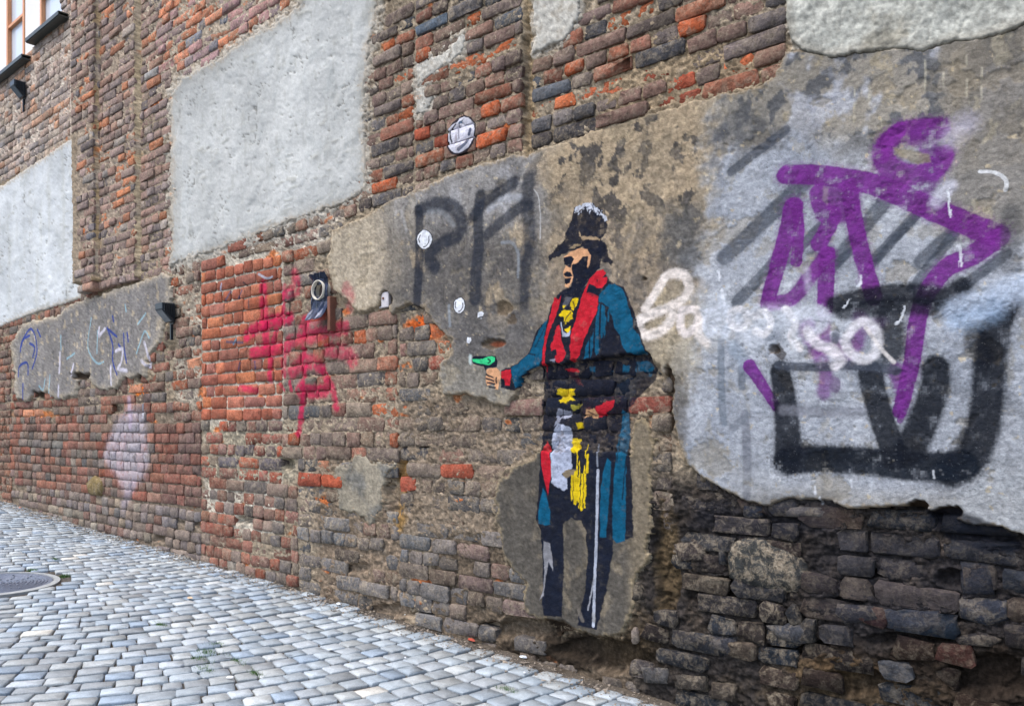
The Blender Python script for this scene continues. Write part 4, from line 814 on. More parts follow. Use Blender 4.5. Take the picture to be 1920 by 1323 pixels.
bricks = []
used = []
for z in ZONES:
    o = z['o']; Xa, _ = p2w(z['x'][0], 0, o); Xb, _ = p2w(z['x'][1], 0, o)
    tilt = z.get('tilt', 0.0); Xm = (Xa+Xb)/2
    zs = [float(p2w(z['x'][k], y, o)[1]) for k in (0, 1) for y in (z['ya'][k], z['yb'][k])]
    k0 = math.floor(min(zs)/z['p'])-3; k1 = math.ceil(max(zs)/z['p'])+3
    for k in range(k0, k1):
        zc0 = (k+.5)*z['p']; X = Xa; course_d = random.gauss(0, .002); par = k % 2
        head = random.random() < .35
        first = True
        while X < Xb-.03:
            Lm = z.get('L', 1.0)
            L = (random.gauss(.13, .008) if (head or random.random() < .3) else random.gauss(.255, .02))*Lm
            if first and par: L *= .55
            first = False
            if X+L > Xb-.045: L = Xb-X
            if L > .33: L = L/2
            xc = X+L/2; X += L
            zc = zc0+tilt*(xc-Xm)+random.gauss(0, .0018)+noise(np.array([xc*1.3]), np.array([k*.11]), 77)[0]*.006
            if zc < float(base_z(xc))-.02: continue
            px, py, dep = w2p(xc, -o, zc)
            f = (px-z['x'][0])/(z['x'][1]-z['x'][0])
            y0 = z['ya'][0]*(1-f)+z['ya'][1]*f; y1 = z['yb'][0]*(1-f)+z['yb'][1]*f
            if py < y0 or py >= y1: continue
            cv = at_px(cop, px, py)
            if cv is not None and py < cv+4: continue
            sd = at_px(SD, px, py); ho = at_px(HOLE, px, py)
            if z['n'] in ('Ht', 'Lm') and 18 < px < 322 and sd is not None and sd < 0 and py < 500: continue
            if sd is not None and sd > (1 if py < 520 else 5): continue
            if at_px(OUTB, px, py) is not None and at_px(OUTB, px, py) > -5 and px > 310: continue
            if ho is not None and ho > .022: continue
            # bricks of a later zone never overlap an earlier one
            bx = (xc-L/2, xc+L/2, zc-z['p']/2, zc+z['p']/2)
            bad = False
            for (q0, q1, q2, q3, qn) in used[-1400:]:
                if qn != z['n'] and min(q1, bx[1])-max(q0, bx[0]) > .035 and min(q3, bx[3])-max(q2, bx[2]) > .025: bad = True; break
            if bad: continue
            used.append((*bx, z['n']))
            if z['n'] in ('K', 'K2', 'J2', 'I2', 'F', 'M0', 'M1', 'P') and random.random() < (.20 if z['pal'] == 'M' else .06): continue
            last = z['n'] in 'BC' and X > Xb-.002
            Hb = z['p']-z['j']*random.uniform(.45, 1.05); Lb = L-z['j']*random.uniform(.4, .9)
            rough = {'M': .012, 'K': .0055, 'Klow': .006, 'or': .0022, 'redH': .0025, 'baseH': .003}.get(z['pal'], .0045)
            h = o+und(xc, zc)+course_d+random.gauss(0, z['dj']*.6)
            pal = z['pal']
            if z['n'] == 'D2' and px > 560: pal = 'mixU'
            if z['n'] == 'D2' and (px < 300 or py < 0): pal = 'pil'
            col = pick(PAL[pal], 1.7*float(fbm(np.array([xc*1.1]), np.array([zc*1.6+9]), 801, 3)[0])+.35); sm = z['sm']*random.uniform(.75, 1.45)
            if z['n'] == 'H' and 290 < px and py < 1000: col = col*.5+np.array((128, 84, 76))*.5
            if z['n'] in ('M0', 'M1'): col = col*float(np.interp(py, [940, 1000, 1250, 1320], [1.15, 1.05, .9, .7]))
            hw = .5*L*F/dep*.75; hh = .5*z['p']*F/dep
            for (ox, oy) in OR:
                if abs(px-ox) < hw*.62 and abs(py-oy) < hh*.85:
                    col = np.array((196, 104, 64) if px > 620 else (206, 138, 104), dtype=np.float32); rough = .009; h -= .008; sm *= .6; break
            for (ox, oy) in OR2:
                if abs(px-ox) < hw and abs(py-oy) < hh: col = np.array((168, 84, 62), dtype=np.float32); sm *= .2
            for (ox, oy) in BL:
                if abs(px-ox) < hw*.6 and abs(py-oy) < hh*.8: col = np.array((98, 103, 110), dtype=np.float32); sm *= .3
            col = col*random.uniform(.88, 1.12)+random.gauss(0, 5)*np.array((1, .2, -.4)); g_ = col.mean(); col = g_+(col-g_)*.96; col = col*.95+(np.array((134, 118, 108))*.05 if pal != 'M' else col*.05)
            inframe = -10 < px < 1930 and -10 < py < 1333
            size = L*Hb*(F/dep)**2*(1 if inframe else 0)
            V, Fc = brick_mesh(xc, zc, Lb, Hb, h, .09 if o == 0 else .02, rough)
            if last: V = [(x+(.014 if x > Lb*.35 else 0), y, zz) for (x, y, zz) in V]
            if o > .03: V = [(x, -h+.16 if i < 8 else y, zz) for i, (x, y, zz) in enumerate(V)]
            bricks.append((size, xc, zc, V, Fc, np.clip(col, 12, 245), min(1., sm), px, py))
print('bricks', len(bricks))

def smooth_flags(Fs):
    """the fan on the face is smooth, the arrises stay crisp"""
    return np.concatenate([[len(f) == 3] if len(f) == 3 else [False, False] for f in Fs]).astype(bool)
def joined(name, items, colf):
    """one mesh out of (x, y, z, V, F) pieces"""
    n = sum(len(i[3]) for i in items); V = np.empty((n, 3), dtype=np.float32); Cc = np.empty((n, 4), dtype=np.float32); T3 = []
    b = 0
    for it in items:
        k = len(it[3]); V[b:b+k] = np.array(it[3], dtype=np.float32)+np.array(it[:3], dtype=np.float32); Cc[b:b+k] = colf(it)
        for f in it[4]:
            T3.append((f[0]+b, f[1]+b, f[2]+b))
            if len(f) == 4: T3.append((f[0]+b, f[2]+b, f[3]+b))
        b += k
    me = np_mesh(name, V, np.array(T3), Cc)
    me.polygons.foreach_set('use_smooth', np.concatenate([smooth_flags(it[4]) for it in items])); return me
bricks.sort(key=lambda b: -b[0])
W0 = wloc(wall)
def vcol(c, sm, n, jit=.05):
    a = np.ones((n, 4), dtype=np.float32); a[:, :3] = lin(c); a[:, :3] *= 1+RNG.normal(0, jit, (n, 1)); a[:, 3] = sm
    return a
for b in bricks[:300]:
    (size, xc, zc, V, Fc, col, sm, px, py) = b
    me = joined('brick', [(0, 0, 0, V, Fc)], lambda it: vcol(col, sm, len(V)))
    link('brick', me, M_brick, wall, loc=(xc, 0, zc))
me = joined('small_bricks', [(b[1]-W0.x, -W0.y, b[2]-W0.z, b[3], b[4], b[5], b[6]) for b in bricks[300:]], lambda it: vcol(it[5], it[6], len(it[3])))
link('small_bricks', me, M_brick, wall, loc=W0, kind='stuff')

# ---------------------------------------------------------------- stones set in the wall
def stone(pts, h, col, sm, label=None, dome=.02):
    """irregular stone: outline in photo pixels, rings that round off towards the face"""
    if max(col) < 100 and label is None: h *= .45; col = tuple(c*.86+4 for c in col)
    X_, Z_ = p2w([p[0] for p in pts], [p[1] for p in pts], h); cx, cz = X_.mean(), Z_.mean(); n = len(pts)
    V = []; Fc = []
    for (s_, y) in ((1.03, .10), (1.0, -h+dome*1.3), (.86, -h+dome*.35), (.5, -h)):
        for x, zz in zip(X_, Z_): V.append(((x-cx)*s_+random.gauss(0, .003), y+random.gauss(0, .003), (zz-cz)*s_+random.gauss(0, .003)))
    V.append((0, -h-.004, 0))
    for r_ in range(3):
        for i in range(n):
            k = (i+1) % n; Fc.append((r_*n+k, r_*n+i, (r_+1)*n+i, (r_+1)*n+k))
    for i in range(n): Fc.append((3*n+(i+1) % n, 3*n+i, 4*n))
    me = joined('stone', [(0, 0, 0, V, Fc)], lambda it: vcol(col, sm, len(V), .07)); me.shade_smooth()
    return link('stone', me, M_brick, wall, loc=(cx, 0, cz), label=label)
stone([(1352, 1045), (1362, 1016), (1388, 1005), (1428, 1006), (1446, 1020), (1470, 1030), (1502, 1050), (1514, 1090), (1500, 1114), (1462, 1116), (1400, 1102), (1362, 1085)], .016, (64, 65, 64), 1.0, 'big rounded stone with yellowish lichen low in the dark masonry', .03)
stone([(158, 905), (172, 892), (184, 898), (188, 918), (182, 930), (162, 926)], .03, (140, 122, 84), .7, 'ochre stone among the dark bricks', .025)
stone([(1345, 1005), (1358, 1008), (1360, 1060), (1346, 1062)], .015, (56, 58, 64), .3)
stone([(1430, 1172), (1500, 1168), (1524, 1180), (1522, 1206), (1490, 1208), (1450, 1196)], .03, (74, 76, 82), .4)
stone([(1325, 1190), (1378, 1196), (1384, 1225), (1350, 1232), (1326, 1214)], .03, (76, 76, 82), .3)
stone([(1255, 1178), (1316, 1188), (1320, 1214), (1258, 1208)], .028, (72, 70, 72), .4)
stone([(1196, 1248), (1250, 1252), (1252, 1284), (1206, 1280)], .04, (96, 94, 94), .5)
stone([(1258, 1262), (1318, 1268), (1322, 1298), (1262, 1292)], .035, (84, 78, 72), .5)
stone([(1328, 1278), (1376, 1284), (1376, 1318), (1330, 1310)], .035, (76, 68, 62), .4)
stone([(1258, 1018), (1300, 1012), (1322, 1030), (1316, 1054), (1268, 1052)], .03, (78, 70, 68), .8)
stone([(1565, 1130), (1640, 1136), (1650, 1160), (1580, 1170), (1560, 1150)], .025, (70, 68, 72), .5)
stone([(1650, 1140), (1760, 1146), (1775, 1172), (1740, 1192), (1660, 1180)], .03, (66, 70, 80), .3)
stone([(1790, 1122), (1890, 1126), (1892, 1160), (1850, 1176), (1795, 1160)], .03, (64, 68, 78), .6)
stone([(1800, 1050), (1862, 1052), (1864, 1118), (1802, 1116)], .022, (58, 60, 68), .2)
stone([(1655, 1062), (1735, 1058), (1740, 1084), (1660, 1088)], .010, (60, 56, 56), .3)
stone([(1780, 1190), (1850, 1186), (1882, 1200), (1860, 1216), (1790, 1210)], .02, (66, 62, 62), .4)
stone([(1450, 945), (1540, 950), (1560, 958), (1548, 975), (1460, 968)], .012, (116, 110, 106), .8)
stone([(1392, 946), (1430, 948), (1432, 970), (1400, 978), (1390, 965)], .022, (58, 62, 72), .6)

# ---------------------------------------------------------------- masonry behind the face, coping, far corner
core = MB(); xl = float(p2w(114, 0)[0]); zc_ = float(p2w(20, 119)[1])
core.box(xl, 3.2, .075, .55, -1.9, 5.6); core.box(-24, xl-.002, .075, .45, -1.9, zc_-.03)
M_core = plain('masonry_core', (150, 135, 115), .95)
me = core.me('masonry_core'); me.transform(Matrix.Translation(-W0)); link('masonry_core', me, M_core, wall, loc=W0)
mo = MB(); xr = float(p2w(2100, 0)[0]); mo.box(xr, 3.2, -.005, .074, -1.9, 5.6); mo.box(-24, float(p2w(-168, 0)[0]), -.005, .074, -1.9, zc_-.04)
me = mo.me('plain_masonry'); me.transform(Matrix.Translation(-W0)); link('plain_masonry', me, plain('sooty_masonry', (112, 100, 90), .95, 0, .3, 12, .01), wall, loc=W0)
M_metal = plain('coping_metal', (78, 84, 82), .45, .5, .15, 12, .001)
for (a, b, ya, yb) in ((-160, 44, 313, 92), (51, 113, 86, 8)):
    X0, Z0 = p2w(a, ya, .07); X1, Z1 = p2w(b, yb, .07); Zt = (float(p2w(0, 138, .07)[1]) if a < 0 else float(p2w(80, 49, .07)[1]))
    m = MB(); m.prism([(-.09, Zt-.038), (-.082, Zt-.038), (-.082, Zt-.012), (.46, Zt+.02), (.46, Zt+.03), (-.09, Zt)], float(X0), float(X1))
    m.prism([(-.081, Zt-.045), (.07, Zt-.045), (.07, Zt-.03), (-.081, Zt-.03)], float(X0), float(X1))
    me = m.me('coping'); me.transform(Matrix.Translation(-W0)); link('coping', me, M_metal, wall, loc=W0)

# ================================================================ THE STREET
M_soil = plain('joint_sand', (92, 88, 84), .95, 0, .35, 40, .004)
xs = np.concatenate([np.linspace(-60, -13, 24), np.linspace(-12.8, 1, 320), np.linspace(1.3, 12, 20)])
ws = np.concatenate([[-.12], np.linspace(0, .5, 22), np.linspace(.54, 4, 50), np.linspace(4.5, 30, 10)])
XX, WW = np.meshgrid(xs, ws)
ZZ = ground_z(XX, WW)-.012
sw = np.interp(XX, [-12, -6, -4.2, -3.3, -2], [-.05, -.03, -.02, .03, .05])
strip = 1-sstep(sw-.05, sw+.04, WW+fbm(XX*2, WW*2, 601, 2)*.05)
fade = sstep(-13, -8, XX)
lumps = fbm(XX*14, WW*14, 603, 4, .6)
gut = np.where(XX > -2.6, .05, 0)*(1-sstep(0, .14, WW))
ZZ = ZZ+strip*fade*(.018+.012*lumps)+(1-strip)*lumps*.002
dirt = np.stack([np.full(XX.shape, v, dtype=np.float32) for v in (104, 99, 94)], -1)
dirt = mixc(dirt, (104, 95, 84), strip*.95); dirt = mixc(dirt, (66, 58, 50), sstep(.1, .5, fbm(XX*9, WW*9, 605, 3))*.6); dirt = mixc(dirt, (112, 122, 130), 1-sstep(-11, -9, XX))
gi = np.arange(XX.size).reshape(XX.shape)
q = np.stack([gi[:-1, :-1], gi[1:, :-1], gi[1:, 1:], gi[:-1, 1:]], -1).reshape(-1, 4)
M_ground = surf_material('street_dirt', .004, 0.0)
street = link('cobbled_street', np_mesh('street', np.stack([XX.ravel(), -WW.ravel(), ZZ.ravel()], 1), q, lin(dirt.reshape(-1, 3))), M_ground, None, kind='structure', label='grey cobbled lane rising to the left along the wall')

s = NT('granite_sett'); geo = s.n('ShaderNodeNewGeometry'); pos = geo.outputs['Position']; at = s.n('ShaderNodeAttribute', attribute_name='tint')
n1 = s.noise(pos, 18, 6, .65); n2 = s.noise(pos, 160, 3, .7)
v = s.math('ADD', s.ramp(n1, .3, .7, .84, 1.12), s.ramp(n2, .3, .7, -.17, .17)); vv = s.n('ShaderNodeCombineXYZ'); [s.l(v, vv.inputs[i]) for i in range(3)]
base = s.mix(1.0, at.outputs['Color'], vv.outputs[0], 'MULTIPLY')
base = s.mix(s.math('MULTIPLY', s.ramp(s.noise(pos, 3, 4, .6), .55, .7), .25), base, tuple(lin((132, 128, 124))))
s.l(base, s.b.inputs['Base Color']); s.b.inputs['Roughness'].default_value = .62
s.l(s.bump(s.math('ADD', n1, s.math('MULTIPLY', n2, .3)), .005), s.b.inputs['Normal']); M_sett = s.m

MH = gpt(-14, 1094); MR = .345
def sett(x, w, lx, lw, ang):
    """rounded sett, 44 triangles"""
    a, b = lx/2, lw/2; c = min(a, b)*random.uniform(.10, .28); g = random.gauss
    ring = [(-a+c, -b), (a-c, -b), (a, -b+c), (a, b-c), (a-c, b), (-a+c, b), (-a, b-c), (-a, -b+c)]
    ca, sa = math.cos(ang), math.sin(ang); jj = [(g(0, .0030), g(0, .0030)) for _ in ring]; tx, ty = g(0, .010), g(0, .010); top = g(0, .0014)
    V = []
    for (k, z) in ((1.0, -.05), (1.0, -.005), (.96, -.0006)):
        for (p, (jx, jy)) in zip(ring, jj):
            px_, py_ = p[0]*k+jx, p[1]*k+jy
            V.append((px_*ca-py_*sa, -(px_*sa+py_*ca), top+z+px_*tx+py_*ty+(g(0, .0008) if z > -.02 else 0)))
    V.append((0, 0, top+random.uniform(-.0004, .0010)))
    Fc = []
    for i in range(8):
        k = (i+1) % 8
        Fc += [(k, i, 8+i, 8+k), (8+k, 8+i, 16+i, 16+k), (16+k, 16+i, 24)]
    return V, Fc
SPAL = [(6, (180, 188, 193)), (5, (188, 194, 198)), (3, (170, 180, 188)), (4, (182, 185, 184)), (1.6, (158, 172, 186)), (1.4, (198, 201, 200)), (1, (160, 164, 166))]
setts = []
R_ = 3.4
def row_dx(w): 
    w = min(w, 2.6); return R_-math.sqrt(R_*R_-w*w)
row = 0; Xr = -16.0
PT = .116
while Xr < 2.6:
    w = .13+.03*math.sin(row*1.7)+random.uniform(0, .05)
    w += float(np.interp(Xr, [-12, -6, -4.2, -3.3, -2], [-.18, -.17, -.15, -.11, -.12]))
    pitch = PT*random.uniform(.95, 1.06)
    while w < 4.2:
        Lw = random.gauss(.114, .014)
        wc = w+Lw/2; w += Lw
        if wc > 2.6: ang = math.asin(2.6/R_)
        else: ang = math.asin(wc/R_)
        x = Xr-row_dx(wc)+random.gauss(0, .003)+fbm(np.array([Xr*.7]), np.array([wc*.9]), 611, 2)[0]*.03
        y = -wc
        if (x-MH[0])**2+(y-MH[1])**2 < (MR+.07)**2: continue
        z = float(ground_z(x, wc))
        px, py, dep = w2p(x, y, z)
        if dep < .4 or px < -420 or px > 2300 or py > 1900: continue
        V, Fc = sett(x, wc, pitch*math.cos(ang)-.005, Lw/math.cos(ang)-.005, ang)
        col = pick(SPAL)*random.uniform(.89, 1.03)*np.array((.985, 1.0, 1.01))
        if random.random() < .002: col = np.array((226, 224, 214))
        for (ox, oy) in ((140, 1042), (165, 1076), (205, 1094), (1048, 1276), (705, 1295)):
            if abs(px-ox) < 13 and abs(py-oy) < 4.5: col = np.array((216, 214, 206))
        inframe = -10 < px < 1400 and py < 1340
        setts.append(((1/dep**3 if inframe else 0), x, y, z, V, Fc, np.clip(col, 20, 250)))
    Xr += pitch; row += 1
print('setts', len(setts))
setts.sort(key=lambda b: -b[0])
for b in setts[:300]:
    me = joined('cobblestone', [(0, 0, 0, b[4], b[5])], lambda it: vcol(b[6], 1, len(it[3]), .02))
    link('cobblestone', me, M_sett, street, loc=(b[1], b[2], b[3]))
me = joined('distant_cobblestones', [(b[1], b[2], b[3], b[4], b[5], b[6]) for b in setts[300:]], lambda it: vcol(it[5], 1, len(it[3]), .02))
link('distant_cobblestones', me, M_sett, street, kind='stuff')

# manhole cover
mh = empty('manhole_cover', MH, label='round cast iron manhole cover with ring pattern at the left edge of the cobbles', cat='manhole cover')
def disc_rings(rs, n=64):
    """lathe of (r, z)"""
    V = []; Fc = []
    for (r, z) in rs: V += [(r*math.cos(i/n*2*math.pi), r*math.sin(i/n*2*math.pi), z) for i in range(n)]
    for k in range(len(rs)-1): Fc += [(k*n+i, (k+1)*n+i, (k+1)*n+(i+1) % n, k*n+(i+1) % n) for i in range(n)]
    return V, Fc
slope = Matrix.Rotation(math.atan(.035), 4, 'Y')
V, Fc = disc_rings([(MR+.05, -.05), (MR+.05, .002), (MR+.012, .006), (MR+.008, -.02)]); me = bpy.data.meshes.new('ring'); me.from_pydata(V, [], Fc); me.transform(slope)
link('frame_ring', me, plain('concrete_ring', (168, 172, 172), .8), mh, loc=MH)
rs = [(MR+.004, -.03), (MR+.004, .002), (MR-.02, .002)]
r = MR-.022
while r > .02: rs += [(r, -.002), (r-.003, .004), (r-.013, .004), (r-.016, -.002)]; r -= .021
rs += [(.001, .003)]
V, Fc = disc_rings(rs); me = bpy.data.meshes.new('lid'); me.from_pydata(V, [], Fc); me.transform(slope)
link('lid', me, plain('cast_iron', (126, 134, 150), .5, .4, .2, 60, .001), mh, loc=MH)
V = []; Fc = []
for k in range(12):
    a = k/12*6.283
    for rr in np.arange(.06, MR-.04, .042):
        m = MB(); 
        x, y = rr*math.cos(a+rr*3), rr*math.sin(a+rr*3); b = len(V)
        V += [(x+dx, y+dy, z) for z in (.003, .008) for dx, dy in ((-.006, -.006), (.006, -.006), (.006, .006), (-.006, .006))]
        Fc += [tuple(b+i for i in f) for f in ((4, 5, 6, 7), (0, 1, 5, 4), (1, 2, 6, 5), (2, 3, 7, 6), (3, 0, 4, 7))]
me = bpy.data.meshes.new('studs'); me.from_pydata(V, [], Fc); me.transform(slope)
link('tread_studs', me, plain('worn_iron', (150, 158, 172), .45, .4), mh, loc=MH, kind='stuff')

# ================================================================ fittings on the wall
M_black = plain('black_housing', (46, 54, 62), .35, .3, .15, 30, .0006); M_glass = plain('lamp_glass', (96, 104, 110), .1, 0, .1, 20, 0)
def wall_light(px, py, label, sc=1.0):
    X, Z = p2w(px, py, .0); X, Z = float(X), float(Z); o = float(und(X, Z))
    r = empty('wall_light', (X, -o, Z), label=label, cat='wall light', group='black floodlights on the wall')
    w = .085*sc
    m = MB(); m.prism([(-.012, -.10*sc), (-.012, .105*sc), (-.165*sc, .105*sc), (-.165*sc, .03*sc), (-.045*sc, -.10*sc)], -w, w)
    link('housing', m.me('housing', bevel=.004), M_black, r, loc=r.location)
    m = MB()
    for i in range(7):
        y = -.03*sc-i*.019*sc; m.box(w, w+.014, y-.003, y+.003, (-.06+.012*i)*sc, .098*sc)
    link('cooling_fins', m.me('fins'), M_black, r, loc=r.location)
    m = MB(); d = Vector((0, -.12*sc, .13*sc)).normalized(); nrm = Vector((0, -d.z, d.y))
    p0 = Vector((0, -.050*sc, -.092*sc)); p1 = Vector((0, -.158*sc, .024*sc))
    o1 = nrm*.005
    m.prism([(p0.y, p0.z), (p1.y, p1.z), (p1.y+o1.y, p1.z+o1.z), (p0.y+o1.y, p0.z+o1.z)], -w*.82, w*.82)
    link('lens', m.me('lens'), M_glass, r, loc=r.location)
    m = MB(); m.box(-w*.5, w*.5, -.011, .05, -.12*sc, .12*sc); link('bracket', m.me('bracket'), plain('bracket_metal', (90, 92, 94), .5, .6), r, loc=r.location)
    m = MB(); m.box(-.008, .008, -.020, .0, -.30*sc, -.121*sc); link('cable', m.me('cable'), M_black, r, loc=r.location)
wall_light(324, 588, 'black finned floodlight beside the scribbled grey render', .72)
wall_light(47, 172, 'black finned floodlight high up under the metal coping', .75)

# vent pipe
X, Z = p2w(604, 545, .02); X, Z = float(X), float(Z); vp = empty('vent_pipe', (X, 0, Z), label='round cream vent pipe wrapped in black foil sticking out of the wall', cat='vent pipe')
def tube(r0, r1, l0, l1, n=28):
    V = []; Fc = []
    prof = [(r1, l0), (r1, l1), (r0, l1), (r0, l0)]
    for (r, l) in prof: V += [(r*math.cos(i/n*6.2832), -l, r*math.sin(i/n*6.2832)) for i in range(n)]
    for k in range(3): Fc += [(k*n+i, k*n+(i+1) % n, (k+1)*n+(i+1) % n, (k+1)*n+i) for i in range(n)]
    me = bpy.data.meshes.new('tube'); me.from_pydata(V, [], Fc); me.shade_smooth(); return me
link('pipe', tube(.058, .065, -.06, .060), plain('cream_plastic', (214, 206, 190), .5), vp, loc=vp.location)
m = MB(); m.box(-.056, .056, .0, .006, -.056, .056); me = m.me('inner'); link('inner_dark_plate', me, plain('dark_inside', (112, 100, 100), .8), vp, loc=vp.location)  # plate closing the pipe, its inner shade put into the colour
V = []; Fc = []                                                # crumpled foil collar
nn = 9
for i in range(nn):
    for j in range(nn):
        x = -.085+.17*i/(nn-1); zz = -.19+.30*j/(nn-1)
        y = -.045+random.gauss(0, .006)-(.05 if j == 0 else .02 if j == 1 else 0)-(.02 if j == nn-1 else 0)
        V.append((x, y, zz+random.gauss(0, .003)))
for i in range(nn-1):
    for j in range(nn-1):
        cxm = -.085+.17*(i+.5)/(nn-1); czm = -.19+.30*(j+.5)/(nn-1)
        if cxm**2+czm**2 < .050**2: continue
        a = i*nn+j; Fc.append((a, a+nn, a+nn+1, a+1))
rim = [(i*nn) for i in range(nn)]; b = len(V)
me = bpy.data.meshes.new('foil'); me.from_pydata(V, [], Fc)
f = link('foil_collar', me, plain('black_foil', (48, 56, 78), .25, .5, .3, 25, .002), vp, loc=vp.location); sd_ = f.modifiers.new('thick', 'SOLIDIFY'); sd_.thickness = .004
m = MB(); m.box(.085, .115, -.045, .03, -.27, -.05); link('wooden_batten', m.me('batten', bevel=.003), plain('old_wood', (128, 84, 66), .85), vp, loc=vp.location)

# junction box in its niche
X, Z = p2w(724, 562, -.01); X, Z = float(X), float(Z); jb = empty('junction_box', (X, .0, Z), label='small white junction box plate sunk in a niche of the render', cat='junction box')
m = MB(); m.box(-.045, .045, -.012, .02, -.05, .045); link('cover', m.me('cover', bevel=.004), plain('white_plate', (206, 202, 206), .6), jb, loc=jb.location)
M_rust = plain('rust', (120, 80, 60), .8)
for (a_, b_, c_, d_) in ((-.006, .006, .0, .012), (-.03, -.024, -.035, -.029)):
    m = MB(); m.box(a_, b_, -.018, -.012, c_, d_); link('screw', m.me('screw'), M_rust, jb, loc=jb.location)

# ================================================================ the pale house behind the wall, top left
HS = -2.2
def hp(px, py): x_, z_ = p2w(px, py, HS); return float(x_), float(z_)
bX0, bX1 = hp(-260, 0)[0], hp(240, 0)[0]; hz0 = -1.0
house = empty('pale_house', ((bX0+bX1)/2, -HS, hz0), label='pale house with orange framed windows rising behind the wall', cat='house')
M_white = plain('white_facade', (246, 244, 240), .9, 0, .03, 3, .001); M_white.node_tree.nodes['Principled BSDF'].inputs['Base Color'].default_value = (.8, .8, .8, 1)
M_or = plain('orange_frame', (236, 168, 120), .6, 0, .08); M_pane = plain('window_pane', (226, 236, 246), .08, 0, .03, 3, 0)  # pane: white reflection put into its colour
wins = [(14, 47), (77, 130), (-90, -50), (160, 200)]
wx = sorted([(hp(a, 0)[0], hp(b, 0)[0]) for a, b in wins]); zt = hp(60, -160)[1]; zb_ = hp(0, 260)[1]; ztop = hp(60, -320)[1]
m = MB(); cur = bX0
for (a, b) in wx: m.box(cur, a, -HS, -HS+.3, zb_, zt); cur = b
m.box(cur, bX1, -HS, -HS+.3, zb_, zt); m.box(bX0, bX1, -HS, -HS+.3, zt+.001, ztop); m.box(bX0, bX1, -HS, -HS+.3, hz0, zb_-.001)
me = m.me('facade'); me.transform(Matrix.Translation(-Vector(house.location))); link('facade', me, M_white, house, loc=house.location)
for i, (a, b) in enumerate(wx):
    fw = .07; y0, y1 = -HS-.02, -HS+.10
    m = MB(); m.box(a, a+fw, y0, y1, zb_+.01, zt-.01); m.box(b-fw, b, y0, y1, zb_+.01, zt-.01); m.box(a+fw, b-fw, y0, y1, zb_+.01, zb_+.08); m.box(a+fw, b-fw, y0, y1, zt-.08, zt-.01)
    zm = hp(30, 12)[1]; m.box(a+fw, b-fw, y0+.01, y1-.01, zm-.30, zm-.25)
    c = Vector(((a+b)/2, -HS, zb_)); me = m.me('window'); me.transform(Matrix.Translation(-c)); wo = link('window', me, M_or, house, loc=c)
    m = MB(); m.box(a+fw, b-fw, -HS+.05, -HS+.055, zb_+.08, zt-.08); me = m.me('pane'); me.transform(Matrix.Translation(-c)); link('pane', me, M_pane, wo, loc=c)
    m = MB(); m.box(a-.06, b+.06, -HS-.10, -HS-.021, zb_-.05, zb_+.009); me = m.me('sill'); me.transform(Matrix.Translation(-c)); link('sill', me, M_metal, wo, loc=c)

# ================================================================ small things on the ground
def blades(name, spots, n, h, label):
    V = []; Fc = []
    for (px, py, rx, rw) in spots:
        x, y, z = gpt(px, py)
        for _ in range(n):
            bx, by = x+random.gauss(0, rx), y+random.gauss(0, rw); a = random.uniform(0, 6.28); hh = h*random.uniform(.4, 1.2); le = random.gauss(0, .5*hh); b = len(V); w = .0022
            zz = float(ground_z(bx, -by))-.012
            V += [(bx-w*math.cos(a), by-w*math.sin(a), zz), (bx+w*math.cos(a), by+w*math.sin(a), zz), (bx+le*math.cos(a+1.5), by+le*math.sin(a+1.5), zz+hh)]
            Fc.append((b, b+1, b+2))
    me = bpy.data.meshes.new(name); me.from_pydata(V, [], Fc)
    return link(name, me, plain('moss_green', (86, 122, 62), .8, 0, .3, 20, 0), None, kind='stuff', label=label, cat='grass')
blades('grass', [(378, 1236, .05, .02), (390, 1222, .03, .02), (384, 1254, .03, .015), (122, 1078, .015, .02), (445, 1238, .05, .012), (478, 1262, .03, .01), (405, 1208, .02, .02), (950, 1292, .03, .01), (104, 1048, .03, .008), (62, 1068, .02, .01), (300, 1170, .04, .01)], 260, .022, 'short green moss and grass growing in the cobble joints')
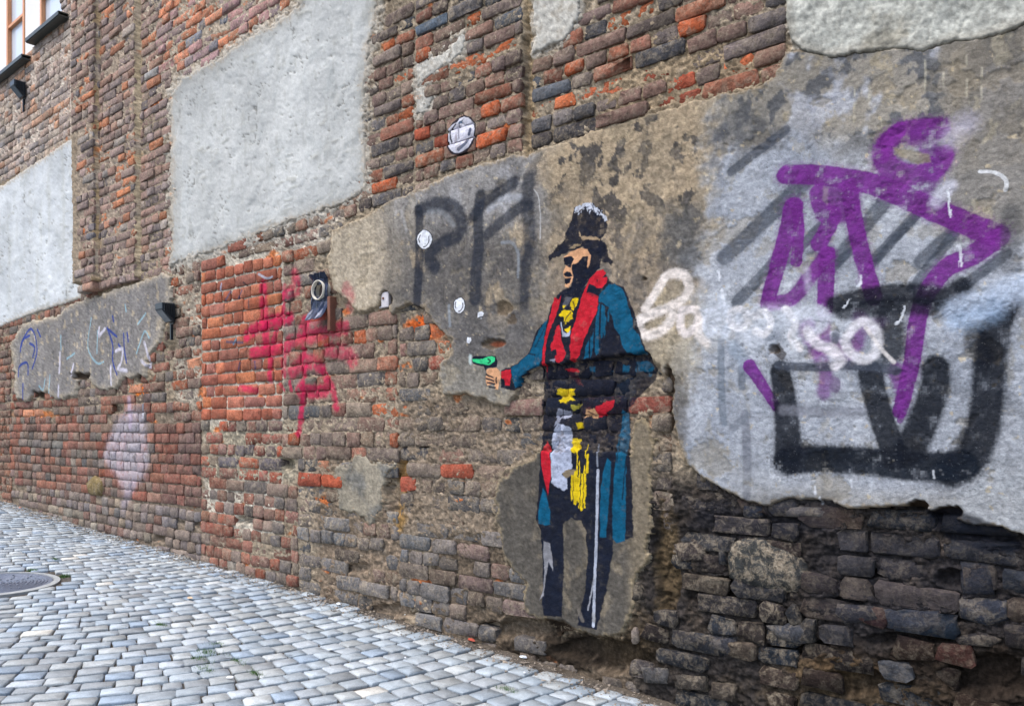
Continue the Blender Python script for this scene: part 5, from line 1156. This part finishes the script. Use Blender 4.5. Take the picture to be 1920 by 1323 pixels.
# grit along the foot of the wall
V = []; Fc = []
for _ in range(9000):
    x = random.uniform(-10.5, -.6); w = abs(random.gauss(.05, .09)); 
    if w > .5: continue
    z = float(ground_z(x, w))+random.uniform(.0, .012)*(w < .2)-.004; sgr = abs(random.gauss(0, .003))+.0018; b = len(V)
    V += [(x+random.gauss(0, sgr), -w+random.gauss(0, sgr), z+random.gauss(0, sgr*.6)) for _ in range(4)]
    Fc += [(b, b+1, b+2), (b, b+2, b+3), (b, b+3, b+1), (b+1, b+3, b+2)]
me = bpy.data.meshes.new('grit'); me.from_pydata(V, [], Fc); link('grit', me, plain('grit_stone', (150, 138, 124), .9, 0, .5, 25, 0), None, kind='stuff', label='crumbs of mortar and grit along the foot of the wall', cat='gravel')
def chip(name, px, py, size, rgb, label, cat, lift=.008, long=1.0, group=None):
    x, y, z = gpt(px, py); V = []; n = 6
    for k, zz in ((1, 0), (.75, .35*size)):
        for i in range(n):
            a = i/n*6.283; V.append((size*long*k*math.cos(a)*random.uniform(.7, 1.2), size*.6*k*math.sin(a)*random.uniform(.7, 1.2), zz))
    Fc = [tuple(range(n, 2*n))]+[(i, (i+1) % n, n+(i+1) % n, n+i) for i in range(n)]+[tuple(range(n-1, -1, -1))]
    me = bpy.data.meshes.new(name); me.from_pydata(V, [], Fc); me.transform(Matrix.Rotation(random.uniform(-.6, .6), 4, 'Z'))
    link(name, me, plain(name+'_surface', rgb, .7, 0, .15, 60, 0), None, loc=(x, y, z+lift), label=label, cat=cat, group=group)
chip('brick_chip', 208, 997, .035, (222, 110, 76), 'orange brick chip near the wall foot left of the dark gap', 'brick chip')
chip('brick_chip', 405, 1052, .028, (226, 150, 110), 'pale orange brick chip beneath the orange brick panel', 'brick chip', .02)
chip('brick_chip', 38, 953, .03, (222, 150, 120), 'small pink brick chip at the far left foot of the wall', 'brick chip')
chip('dry_leaf', 356, 1124, .02, (222, 188, 150), 'dry beige leaf lying alone on the cobbles', 'leaf', .012, 1.4)
chip('dry_leaf', 884, 1204, .02, (178, 72, 48), 'curled rust red leaf on the dirt strip', 'leaf', .014, 1.6)
chip('paper_scrap', 762, 1162, .018, (226, 236, 240), 'white paper scrap at the wall foot left of the brick gap', 'paper scrap', .03, 1.2)
chip('paper_scrap', 865, 1170, .018, (228, 236, 244), 'white scrap under the lowest grey bricks', 'paper scrap', .03, 1.3)
chip('paper_scrap', 982, 1236, .022, (226, 232, 238), 'crumpled white paper on the dirt before the painted legs', 'paper scrap', .012, 1.2)
chip('paper_scrap', 635, 1136, .02, (232, 238, 240), 'white scrap beside the dirt edge, left of the sandy blob', 'paper scrap', .015, 1.4)
chip('paper_scrap', 432, 1274, .016, (236, 240, 244), 'tiny white scrap in the middle of the cobbles', 'paper scrap', .012, 1.3)
chip('cigarette_butt', 1236, 1297, .016, (214, 190, 150), 'tan cigarette butt under the rounded grey stone', 'cigarette butt', .03, 1.5)
chip('bottle_cap', 983, 1264, .012, (230, 234, 240), 'tiny white bottle cap on a cobble below the paper', 'bottle cap', .01, 1.0)
chip('bottle_cap', 760, 1236, .010, (232, 236, 242), 'tiny white speck of a cap on the cobbles left of the dirt strip', 'bottle cap', .01, 1.0)
